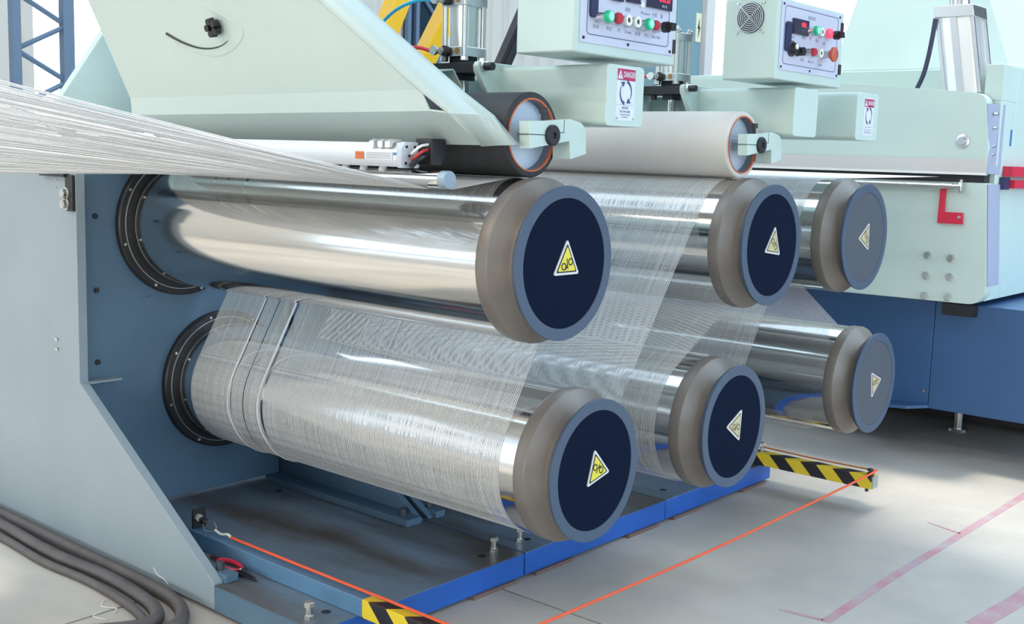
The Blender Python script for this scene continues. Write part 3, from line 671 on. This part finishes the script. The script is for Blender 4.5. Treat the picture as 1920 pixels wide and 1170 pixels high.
gb = thing('guide_bar', 'slim chrome guide bar with round end just above the nearest roller', 'bar', (-.75, -.2, .147))
bm = B(); lathe(bm, (-1.45, -.2, .165), (1, 0, 0), [(0, .017), (1.288, .017)], 32); part('bar_tube', bm, CHROME, gb)
bm = B(); lathe(bm, (-.162, -.2, .165), (1, 0, 0), [(0, .0182), (.018, .0182), (.020, .0172)], 32); part('bar_cap', bm, mat('blue_grey_cap', (.30, .38, .46), .4, .3), gb)
# hinge bracket on the front edge of the stand
hb = thing('hinge_bracket', 'black bracket with two shiny hex bolts on the pale end plate', 'bracket', (-1.4, -.33, .03))
yv = -.3205
bm = B(); box(bm, -1.405, -1.368, yv - .014, yv, .038, .132); box(bm, -1.53, -1.40, yv - .02, yv, .126, .143); part('angle_plate', bm, BLACK, hb, bevel=.001)
bm = B(); box(bm, -1.478, -1.408, yv - .003, yv, .080, .128); pl = part('small_plate', bm, PALE, hb)
for zz in (.118, .097):
    bm = B(); lathe(bm, (-1.468, yv - .003, zz), (0, -1, 0), [(0, .004), (.004, .003)], 8); part('plate_screw', bm, ZINC, pl)
for zz in (.084, .056):
    bm = B(); lathe(bm, (-1.398, yv - .014, zz), (0, -1, 0), [(0, .016), (.003, .016)], 20); hexbolt(bm, (-1.398, yv - .017, zz), (0, -1, 0), .013, .012); part('hex_bolt', bm, ZINC, hb)

# ================================================================== YARN
def tangent_path(segs, step=9):
    """segs = [(cy, cz, r, orient)]: orient +1 counter-clockwise, -1 clockwise; r 0 for a free point"""
    pts = []; prevang = None
    for (A, Bc) in zip(segs, segs[1:]):
        a = Vector((A[0], A[1])); b = Vector((Bc[0], Bc[1])); D = b - a
        k = (Bc[3] * Bc[2] - A[3] * A[2]) / D.length
        phi = math.atan2(D.y, D.x) + math.acos(max(-1, min(1, k))); n = Vector((math.cos(phi), math.sin(phi)))
        pa = a - n * A[3] * A[2]; pb = b - n * Bc[3] * Bc[2]
        if A[2] > 0 and prevang is not None:
            a1 = math.atan2(pa.y - a.y, pa.x - a.x); d = a1 - prevang
            if A[3] > 0:
                while d < 0: d += 2 * PI
            else:
                while d > 0: d -= 2 * PI
            m = max(2, int(abs(d) / math.radians(step)))
            for i in range(1, m): 
                q = prevang + d * i / m; pts.append((a.x + A[2] * math.cos(q), a.y + A[2] * math.sin(q)))
        pts += [(pa.x, pa.y), (pb.x, pb.y)]
        prevang = math.atan2(pb.y - b.y, pb.x - b.x) if Bc[2] > 0 else None
    return pts
YR = RB + .0012
def strand(bm, P, wd, th):
    """flat tape: triangular section, width along x"""
    rings = []
    n = len(P)
    for i, p in enumerate(P):
        d = (Vector(P[min(i + 1, n - 1)]) - Vector(P[max(i - 1, 0)])).normalized()
        s = Vector((1, 0, 0)); s = (s - d * s.dot(d)).normalized(); t = s.cross(d); p = Vector(p)
        rings.append([bm.verts.new(p + s * wd / 2), bm.verts.new(p + t * th), bm.verts.new(p - s * wd / 2), bm.verts.new(p - t * th)])
    for a, b in zip(rings, rings[1:]):
        for k in range(4): bm.faces.new((a[k], a[(k + 1) % 4], b[(k + 1) % 4], b[k]))
XR, XL = -.138, -1.288
NS = 252
bmY = B(); bmF = B()
main = [(-.2, .165, .0185, 1), (0, 0, YR, -1), (.137, -.464, YR, 1), (.886, .004, YR, -1), (.743, -.463, YR, 1), (1.470, .006, YR, -1), (2.42, .19, 0, 1)]
base_path = tangent_path(main)
bundle = []
for i in range(NS):
    q = i / (NS - 1); x = XR + (XL - XR) * q + random.uniform(-.00025, .00025)
    if i in (181, 182, 199, 211): continue
    wd = .0020 + random.uniform(-.0003, .0003)
    strand(bmY, [(x, a, b) for a, b in base_path], wd, .00035)
    # incoming fan from the creel
    xb = min(x, -.205 + (x + .138) * .8)
    zc = .300 - .155 * q ** .9 + random.uniform(-.007, .007) + (.006 if (i // 14) % 2 else -.006)
    xc = x * .985 + random.uniform(-.01, .01)
    strand(bmF, [(xc, -1.35, zc + .03), (xc * .9 + x * .1, -1.1, zc), (xb, -.2, .1462)], .0034, .0006)
    zc3 = min(.306, zc + random.uniform(-.022, .022)); strand(bmF, [(xc + .004, -1.35, zc3 + .03), (xc + .002, -1.1, zc3), (xb + .002, -.2, .146)], .0034, .0006)
    if i % 2 == 0:
        zc2 = .275 - .130 * q + random.uniform(-.01, .01)
        strand(bmF, [(xc + .01, -1.35, zc2 + .02), (xc + .01, -1.1, zc2), (xb + .002, -.21, .1458)], .0034, .0006)
part('yarn_sheet', bmY, YARN, label='sheet of fine white yarn threads wound over and under the chrome rollers', cat='yarn', kind='stuff', origin=(-.7, .1, -.6), ang=80)
part('yarn_fan', bmF, YARN, label='dense fan of white yarn threads running in from the left to the guide bar', cat='yarn', kind='stuff', origin=(-.7, -.6, .15), ang=80)
bm = B()
low = tangent_path([(1.30, .16, 0, 1), (1.470, .006, YR, 1), (1.6215, -.463, YR, 1), (1.75, -.66, 0, 1)])
def crossing(A, Bc):
    return tangent_path([A, Bc])
seg = tangent_path([(1.470, .006, YR, 1), (1.6215, -.463, YR, -1), (1.50, -.62, 0, 1)])
for i in range(NS):
    x = -.165 + (XL + .165) * i / (NS - 1) + random.uniform(-.0003, .0003)
    strand(bm, [(x, a, b) for a, b in seg], .0019, .00035)
part('yarn_sheet', bm, YARN, label='sheet of white yarn between the farthest upper and lower rollers', cat='yarn', kind='stuff', origin=(-.7, 1.6, -.6), ang=80)
# two thick strands standing off the nearest lower roller and a stray thread running along it
full = tangent_path([(0, 0, YR + .001, -1), (.137, -.464, YR + .002, 1), (.886, .004, YR, -1)])
for nm, x, lb in (('yarn_strand', -1.112, 'left one of the two thick white strands wrapped round the nearest lower roller'), ('yarn_strand', -.981, 'right one of the two thick white strands wrapped round the nearest lower roller')):
    bm = B(); tube(bm, [(x + .002 * math.sin(j), a, b) for j, (a, b) in enumerate(full)], .0022, 6)
    part(nm, bm, YARN, label=lb, cat='yarn', origin=(x, .1, -.6))

bm = B(); tube(bm, smooth_pts([(-.95, .74, -.288), (-.546, .764, -.2915), (-.11, .775, -.293)], 6), .0018, 6)
part('yarn_strand', bm, YARN, label='stray white strand lying lengthwise on top of the middle lower roller', cat='yarn', origin=(-.5, .76, -.29))
# ================================================================== GUARD BARS, ROPE
def guard_bar(label, y0, xl, xr, tape_x):
    t = thing('guard_bar', label, 'guard bar', (xl, y0 + .02, PT), 'striped guard bars of the rope guard')
    bm = B(); box(bm, xl, tape_x, y0, y0 + .042, PT + .0005, PT + .043); part('bare_tube', bm, mat('guard_blue', (.10, .22, .36), .4, var=.1), t, bevel=.0015)
    bm = B(); box(bm, tape_x, xr, y0 - .0004, y0 + .0424, PT + .0002, PT + .0434); part('striped_tube', bm, TAPE, t, bevel=.0015)
    bm = B(); box(bm, xr, xr + .004, y0 + .001, y0 + .041, PT + .002, PT + .041); part('end_plug', bm, mat('plug_grey', (.30, .32, .30), .5), t)
    bm = B(); lathe(bm, (xr - .015, y0 + .02, PT + .043), (0, 0, 1), [(0, .010), (.006, .010), (.006, .005), (.012, .005), (.013, .010), (.020, .009)], 12); part('rope_post', bm, BLACKM, t)
    bm = B(); lathe(bm, (xr - .02, y0 + .014, PT), (0, 0, -1), [(0, .006), (.012, .006)], 8); part('clip_screw', bm, BLACKM, t)
    return t
g1 = guard_bar('blue guard tube with yellow and black taped end, on the nearest base plate', -.207, -1.05, -.002, -.376)
g2 = guard_bar('yellow and black striped guard bar sticking out from the farthest base plate', 1.632, -1.05, .01, -.45)
rb = thing('rope_bracket', 'small black switch bracket with wire loop at the start of the orange rope', 'bracket', (-1.03, -.17, PT + .043))
bm = B(); box(bm, -1.042, -1.036, -.200, -.160, PT + .0435, PT + .095); part('bracket_plate', bm, BLACK, rb, bevel=.001)
bm = B(); lathe(bm, (-1.036, -.185, PT + .072), (1, 0, 0), [(0, .010), (.008, .010)], 14); part('switch_body', bm, mat('olive_grey', (.35, .36, .30), .5), rb)
bm = B(); lathe(bm, (-1.030, -.180, PT + .066), (1, 0, 0), [(0, .008), (.020, .008)], 12); part('plunger', bm, BLACK, rb)
bm = B(); tube(bm, smooth_pts([(-1.012, -.180, PT + .064), (-.985, -.172, PT + .068), (-.955, -.187, PT + .056), (-.985, -.196, PT + .050), (-1.012, -.186, PT + .058)], 6), .0018, 6); part('wire_loop', bm, ZINC, rb)
bm = B(); tube(bm, smooth_pts([(-.957, -.187, PT + .057), (-.93, -.188, PT + .053), (-.905, -.186, PT + .058), (-.89, -.187, PT + .054)], 6), .0035, 6); part('knot', bm, WHITEP, rb)
rz = PT + .054
bm = B()
pts = [(-.89, -.187, rz), (-.6, -.187, rz - .001), (-.3, -.187, rz - .001), (-.017, -.187, rz)]
tube(bm, smooth_pts(pts + [(.004, -.150, rz), (.014, .5, rz - .006), (.014, 1.1, rz - .004), (.008, 1.635, rz), (-.006, 1.659, rz)], 6), .0035, 8)
part('guard_rope', bm, ROPEM, label='orange-red safety rope strung between the two striped guard bars', cat='rope')
bm = B(); tube(bm, smooth_pts([(-.008, 1.662, rz + .003), (-.2, 1.662, rz + .001), (-.392, 1.662, rz + .004)], 6), .0025, 8)
part('guard_rope', bm, mat('dark_orange_rope', (.45, .12, .02), .6), label='thin orange rope above the far striped bar, running back to its eye bolt', cat='rope')
eb = thing('eye_bolt', 'small shiny eye bolt at the far end of the thin orange rope', 'bolt', (-.40, 1.66, PT + .043))
bm = B(); rod(bm, (-.40, 1.662, PT + .0436), (-.40, 1.662, PT + .056), .004, 8); hexbolt(bm, (-.40, 1.662, PT + .0436), (0, 0, 1), .009, .006); part('stem', bm, ZINC, eb)
bm = B(); tube(bm, [(-.40 + .010 * math.cos(2 * PI * i / 14), 1.662, PT + .064 + .010 * math.sin(2 * PI * i / 14)) for i in range(15)], .0028, 6, False); part('eye', bm, ZINC, eb)

# ================================================================== LEVELLING BOLTS ON THE BASE PLATES
def level_bolt(label, x, y):
    t = thing('levelling_bolt', label, 'bolt', (x, y, PT), 'levelling bolts in the base plates')
    bm = B(); hexbolt(bm, (x, y, PT), (0, 0, 1), .0125, .009); part('lock_nut', bm, ZINC, t)
    bm = B(); rod(bm, (x, y, PT + .009), (x, y, PT + .028), .0075, 14)
    part('shank', bm, ZINC, t)
    bm = B(); hexbolt(bm, (x, y, PT + .028), (0, 0, 1), .0125, .011); part('bolt_head', bm, ZINC, t)
    return t
lb0 = level_bolt('shiny levelling bolt at the front corner of the nearest base plate', -.457, -.291)
for lab, x, y in (('levelling bolt near the right corner of the nearest base plate, by the seam', -.461, .330), ('dull levelling bolt half hidden under the nearest lower roller collar', -.462, .437)):
    c = copy_tree(lb0, (x + .457, y + .291, 0)); c['label'] = lab

# ================================================================== SNIPS
sn = thing('thread_snips', 'small thread snips with red handles lying beside the guard tube', 'scissors', (-.83, -.23, PT))
zc = PT + .008
def loop(cx, cy, a, b, rot):
    return [(cx + a * math.cos(q) * math.cos(rot) - b * math.sin(q) * math.sin(rot), cy + a * math.cos(q) * math.sin(rot) + b * math.sin(q) * math.cos(rot), zc + .002 * math.sin(q)) for q in [2 * PI * k / 24 for k in range(25)]]
bm = B(); tube(bm, loop(-.832, -.2320, .046, .0165, -.04), .0062, 8, False); part('handle', bm, REDP, sn)
bm = B(); tube(bm, smooth_pts([(-.878, -.228, zc), (-.90, -.226, zc), (-.915, -.228, zc)], 4), .0045, 8); part('handle_tip', bm, mat('dark_red', (.12, .015, .015), .5), sn)
bm = B(); prism(bm, [(-.795, -.232, zc - .003), (-.700, -.249, zc - .003), (-.78, -.252, zc - .003), (-.81, -.244, zc - .003)], (0, 0, .005)); part('blade', bm, BLACKM, sn)
bm = B(); prism(bm, [(-.80, -.228, zc + .003), (-.708, -.246, zc + .003), (-.78, -.243, zc + .003)], (0, 0, .003)); part('blade', bm, BLACKM, sn)
bm = B(); lathe(bm, (-.780, -.238, zc + .006), (0, 0, 1), [(0, .004), (.002, .003)], 10); part('rivet', bm, ZINC, sn)

# ================================================================== CONDUITS ON THE FLOOR
def conduit(label, pts, r, ringed=True):
    P = smooth_pts([(x, y, FLOOR + r + z) for x, y, z in pts], 8); Q = []
    L = [0]
    for a, b in zip(P, P[1:]): L.append(L[-1] + (b - a).length)
    n = int(L[-1] / .0032); j = 0
    for i in range(n + 1):
        s = L[-1] * i / n
        while j < len(L) - 2 and L[j + 1] < s: j += 1
        k = (s - L[j]) / max(1e-9, L[j + 1] - L[j]); Q.append(P[j].lerp(P[j + 1], k))
    bm = B(); tube(bm, Q, (lambda i: r * (1 if i % 2 else .86)) if ringed else r, 12)
    return part('cable_conduit', bm, HOSE, label=label, cat='conduit', group='corrugated conduits on the floor', ang=80)
conduit('ribbed grey conduit hugging the base plate, curling back farthest right', [(-2.3, -.36, 0), (-1.80, -.352, 0), (-1.60, -.352, 0), (-1.36, -.355, 0), (-1.15, -.353, 0), (-.98, -.356, 0), (-.86, -.368, 0), (-.775, -.405, 0), (-.735, -.46, 0), (-.74, -.60, 0)], .017)
conduit('thick grey conduit in the middle of the three on the floor', [(-2.3, -.37, 0), (-1.70, -.396, 0), (-1.37, -.412, 0), (-1.13, -.398, 0), (-.95, -.408, 0), (-.85, -.428, 0), (-.795, -.465, 0), (-.80, -.52, 0), (-.86, -.62, 0)], .017)
conduit('thin rusty grey conduit nearest the camera on the floor', [(-2.3, -.43, 0), (-1.62, -.437, 0), (-1.35, -.449, 0), (-1.14, -.437, .0), (-.95, -.447, 0), (-.84, -.468, 0), (-.778, -.50, .002), (-.80, -.56, 0), (-.88, -.66, 0)], .011)
for lab, pts in (('loose white yarn scrap stuck to the blue base edge', [(-1.02, -.3265, -.836), (-1.0, -.3265, -.850), (-.975, -.3265, -.853), (-.955, -.3265, -.862)]),
                 ('curly white yarn scrap lying beside the floor joint', [(-1.02, -.46, FLOOR + .002), (-.99, -.485, FLOOR + .002), (-.95, -.47, FLOOR + .003), (-.93, -.49, FLOOR + .002)]),
                 ('white yarn scrap on the floor below the conduits', [(-.96, -.50, FLOOR + .002), (-.95, -.53, FLOOR + .002), (-.91, -.52, FLOOR + .002)])):
    bm = B(); tube(bm, smooth_pts(pts, 5), .0013, 5); part('yarn_scrap', bm, YARN, label=lab, cat='yarn scrap')

# ================================================================== HEATING OVEN AT THE BACK RIGHT
YO = 2.4
ov = thing('drawing_oven', 'large mint oven with split front doors behind the rollers', 'oven', (-.6, 3.0, -.28))
bm = B(); up = [(-1.40, .208), (.033, .208), (.030, .30), (.012, .455)]
for k in range(1, 7):
    a = math.radians(90 * k / 6); up.append((-.030 + .042 * math.cos(a), .455 + .038 * math.sin(a)))
up += [(-.03, .494), (-.54, .538), (-1.40, .575)]
o2 = []
for q in up:
    if not o2 or (Vector(q) - Vector(o2[-1])).length > 1e-4: o2.append(q)
py(bm, o2, YO, YO + .07); du = part('upper_door', bm, MINT, ov, bevel=.002)
bm = B(); box(bm, -1.40, .030, YO - .006, YO, .208, .258); part('door_strip', bm, mat('satin_strip', (.58, .57, .56), .5, .2), ov)
bm = B(); box(bm, -1.40, .030, YO - .010, YO + .02, .200, .209); part('door_lip', bm, WHITEP, ov)
bm = B(); lo = [(-1.40, .172), (.036, .172), (.066, -.200)]
for k in range(1, 7):
    a = math.radians(90 * k / 6); lo.append((.006 + .060 * math.cos(a), -.200 - .070 * math.sin(a)))
lo += [(-1.40, -.28)]
o2 = []
for q in lo:
    if not o2 or (Vector(q) - Vector(o2[-1])).length > 1e-4: o2.append(q)
py(bm, o2, YO, YO + .075); dl = part('lower_door', bm, MINT, ov, bevel=.002)
bm = B(); box(bm, -1.40, .02, YO + .02, YO + .5, .165, .21); part('slot', bm, BLACK, ov)
bm = B(); box(bm, -1.40, .040, YO + .24, YO + 3.4, -.262, .60); box(bm, -1.40, .040, YO + .075, YO + .24, -.262, .47); box(bm, -.025, .040, YO + .075, YO + .24, .47, .60); part('oven_body', bm, MINT, ov, bevel=.003)
bm = B(); prism(bm, [(.0335, YO + .004, .205), (.0415, YO + .110, .205), (.0415, YO + .110, .455), (.013, YO + .004, .455)], (.003, 0, 0)); prism(bm, [(.038, YO + .004, .168), (.0425, YO + .12, .168), (.0685, YO + .12, -.20), (.0665, YO + .004, -.20)], (.003, 0, 0)); part('side_seal', bm, mat('lilac_grey', (.33, .36, .48), .5), ov)
bm = B(); px(bm, [(YO + .20, .37), (YO + .215, .37), (YO + .215, .31), (YO + .20, .31)], .040, .043); part('side_label', bm, mat('label_blue', (.08, .22, .50), .5), ov)
bm = B(); lathe(bm, (-.062, YO, .320), (0, -1, 0), [(0, .026), (.004, .026), (.006, .020), (.006, .016), (.012, .014)], 24); part('door_knob', bm, STEEL, ov)
for xx, zz in ((-.155, -.102), (-.068, -.107), (-.155, -.178), (-.067, -.176), (-.154, -.254), (-.066, -.251)):
    bm = B(); hexbolt(bm, (xx, YO, zz), (0, -1, 0), .0155, .013); part('door_bolt', bm, ZINC, ov)
for zz in (.42, .37, .305, .275):
    bm = B(); lathe(bm, (.030, YO + .04, zz), (1, 0, 0), [(0, .006), (.012, .005)], 8); part('side_screw', bm, ZINC, ov)
bm = B(); rod(bm, (-1.40, YO - .024, .158), (-.075, YO - .024, .158), .013, 20); lathe(bm, (-.075, YO - .024, .158), (1, 0, 0), [(0, .010), (.03, .010)], 20); lathe(bm, (-.050, YO - .024, .158), (1, 0, 0), [(0, .012), (.004, .026), (.010, .026), (.013, .022)], 24); part('slot_rod', bm, CHROME, ov)
bm = B(); py(bm, [(-.124, .168), (-.104, .168), (-.104, .062), (-.036, .062), (-.034, .020), (-.126, .020)], YO - .014, YO - .001); rk = part('red_latch', bm, REDP, ov, label='red L-shaped latch', bevel=.001)
bm = B(); lathe(bm, (-.048, YO - .014, .046), (0, -1, 0), [(0, .007), (.004, .005)], 10); part('latch_screw', bm, ZINC, rk)
bm = B(); px(bm, [(YO + .15, .235), (YO + .60, .235), (YO + .60, .198), (YO + .15, .198)], .041, .075); part('red_flap', bm, REDP, ov, label='red hinged catch on the oven side')
bm = B(); px(bm, [(YO + .19, .185), (YO + .60, .185), (YO + .60, .155), (YO + .19, .155)], .041, .075); part('red_flap', bm, REDP, ov, label='red hinged catch on the oven side')
bm = B(); px(bm, [(YO + .12, .195), (YO + .18, .195), (YO + .18, .150), (YO + .12, .150)], .041, .060); part('catch_block', bm, mat('navy_plastic', (0, 0, 0), .4), ov)
# exhaust hood above the oven
bm = B(); lo_ = [(-.78, YO + .40, .606), (-.045, YO + .40, .606), (-.045, YO + 1.7, .606), (-.78, YO + 1.7, .606)]; hi_ = [(-.68, YO + .75, 1.50), (-.47, YO + .75, 1.50), (-.47, YO + 1.3, 1.50), (-.68, YO + 1.3, 1.50)]
va = [bm.verts.new(p) for p in lo_]; vb = [bm.verts.new(p) for p in hi_]; bm.faces.new(va[::-1]); bm.faces.new(vb)
for k in range(4): bm.faces.new((va[k], va[(k + 1) % 4], vb[(k + 1) % 4], vb[k]))
box(bm, -.80, -.025, YO + .38, YO + 1.72, .600, .622)
part('exhaust_hood', bm, MINT, None, label='tapering mint exhaust hood on top of the oven at upper right', cat='hood', bevel=.002)
# big air cylinder that lifts the oven door
lc2 = thing('lift_cylinder', 'tall aluminium lift cylinder with square head standing behind the oven door', 'cylinder', (-.10, YO + .14, .53))
bm = B(); tilt = -.045
def pzt(pts, z0, z1): prism(bm, [(x + tilt * (z0 - .5) / .25, y, z0) for x, y in pts], (tilt * (z1 - z0) / .25, 0, z1 - z0))
pzt(rrect(-.170, -.045, YO + .085, YO + .21, .018, 3), .50, .775); part('barrel', bm, ALU, lc2, ang=25)
bm = B()
for xx, yy in ((-.172, YO + .083), (-.043, YO + .083), (-.043, YO + .212), (-.108, YO + .083), (-.120, YO + .083)): pzt([(xx - .006, yy - .004), (xx + .006, yy - .004), (xx + .006, yy + .006), (xx - .006, yy + .006)], .50, .775)
part('tie_bars', bm, STEEL, lc2)
bm = B(); pzt([(-.180, YO + .075), (-.035, YO + .075), (-.035, YO + .22), (-.180, YO + .22)], .775, .818); part('head', bm, STEEL, lc2, bevel=.002)
bm = B(); rod(bm, (-.165, YO + .15, .815), (-.175, YO + .15, .90), .035, 20); part('head_boss', bm, STEEL, lc2)
bm = B(); tube(bm, smooth_pts([(-.225, YO + .075, .772), (-.232, YO + .075, .70), (-.242, YO + .072, .62), (-.255, YO + .07, .56), (-.28, YO + .07, .50)], 6), .0085, 10); part('hose', bm, mat('navy_hose', (.02, .025, .07), .4), lc2)
# blue cabinet under the oven
cb = thing('blue_cabinet', 'dark blue steel cabinet carrying the mint oven', 'cabinet', (-.5, 3.4, -.885))
bm = B(); box(bm, -1.40, -.148, YO + .1, YO + 3.5, -.695, -.283); part('cabinet_body', bm, CABBLUE, cb, bevel=.002)
bm = B(); box(bm, -.146, .60, YO + .1, YO + 3.5, -.70, -.283); part('front_panel', bm, CABBLUE, cb, bevel=.002)
bm = B(); box(bm, -.109, .011, YO + .06, YO + .1, -.325, -.281); part('stop_block', bm, BLACK, cb)
bm = B(); prism(bm, [(-.40, YO + .0, -.700), (-.20, YO + .02, -.688), (-.14, YO + .09, -.685), (-.40, YO + .09, -.695)], (0, 0, -.012)); part('drip_tray', bm, CABBLUE, cb)
for xx in (-1.2, -.2, .45):
    for yy in (YO + .62, YO + 3.2):
        bm = B(); rod(bm, (xx, yy, FLOOR + .012), (xx, yy, -.69), .018, 12); lathe(bm, (xx, yy, FLOOR), (0, 0, 1), [(0, .04), (.012, .035)], 16); part('levelling_foot', bm, ZINC, cb)
bm = B(); lathe(bm, (-.165, YO + .1, -.635), (0, -1, 0), [(0, .007), (.006, .006)], 8); part('door_catch', bm, ZINC, cb)
bm = B(); box(bm, -1.35, .30, YO + .75, YO + 3.2, -.86, -.69); part('dark_void', bm, BLACK, cb)  # black block standing in for the dark void under the cabinet

# ================================================================== THINGS FAR BEHIND
yb_ = thing('crane_frame', 'slanting yellow steel beams of a lift far behind the hood', 'frame', (-3.5, 2.9, FLOOR))
for a, b, wdt in (((-3.5, 2.60, .70), (-3.5, 2.95, 1.40), .055), ((-3.5, 2.90, .60), (-3.5, 3.32, 1.25), .055)):
    d = Vector(b) - Vector(a); n = Vector((0, -d.z, d.y)).normalized() * wdt
    bm = B(); lo1 = Vector(a) - d.normalized() * 1.6
    prism(bm, [lo1 - n, lo1 + n, Vector(b) + n, Vector(b) - n], (.10, 0, 0)); part('slanted_beam', bm, YELLOW, yb_, bevel=.004)
bp = thing('black_post', 'slanting black profile post behind the nearer control box', 'post', (-2.9, 2.6, FLOOR))
def slant(x, y, z): return y + (z - .734) * .59
bm = B(); prism(bm, [(-2.9, slant(0, 3.065, FLOOR), FLOOR), (-2.9, slant(0, 3.165, FLOOR), FLOOR), (-2.9, slant(0, 3.165, 1.4), 1.4), (-2.9, slant(0, 3.065, 1.4), 1.4)], (-.05, 0, 0)); part('post_profile', bm, BLACK, bp)
bm = B(); prism(bm, [(-2.9, slant(0, 3.100, FLOOR), FLOOR), (-2.9, slant(0, 3.125, FLOOR), FLOOR), (-2.9, slant(0, 3.125, 1.4), 1.4), (-2.9, slant(0, 3.100, 1.4), 1.4)], (.006, 0, 0)); part('post_groove', bm, BLACKM, bp)
eb2 = thing('switch_cabinet', 'grey-teal electrical cabinet with small warning label behind the second cylinder', 'cabinet', (-3.0, 5.25, FLOOR))
bm = B(); box(bm, -3.3, -3.0, 5.02, 5.33, FLOOR, 1.8); part('cabinet_body', bm, TEALBOX, eb2, bevel=.004)
bm = B(); box(bm, -3.0, -2.96, 5.33, 5.44, FLOOR, 1.8); part('door_edge', bm, mat('pale_edge', (.55, .52, .50), .5), eb2)
bm = B(); box(bm, -3.0, -2.995, 5.25, 5.32, 1.06, 1.26); lb = part('warning_label', bm, mat('cream_label', (.62, .58, .42), .6), eb2)
bm = B(); px(bm, [(5.29, 1.22), (5.27, 1.15), (5.285, 1.155), (5.28, 1.09), (5.305, 1.17), (5.29, 1.165)], -2.995, -2.993); part('bolt_symbol', bm, SIGNB, lb)
for k, zz in enumerate((1.93, 2.02)):
    bm = B(); rod(bm, (-3.4, 11.6, zz), (6, 11.6, zz + .1), .03, 12); part('wall_pipe', bm, STEEL, None, label='%s silver pipe along the dark back wall at upper right' % ('lower' if k == 0 else 'upper'), cat='pipe')
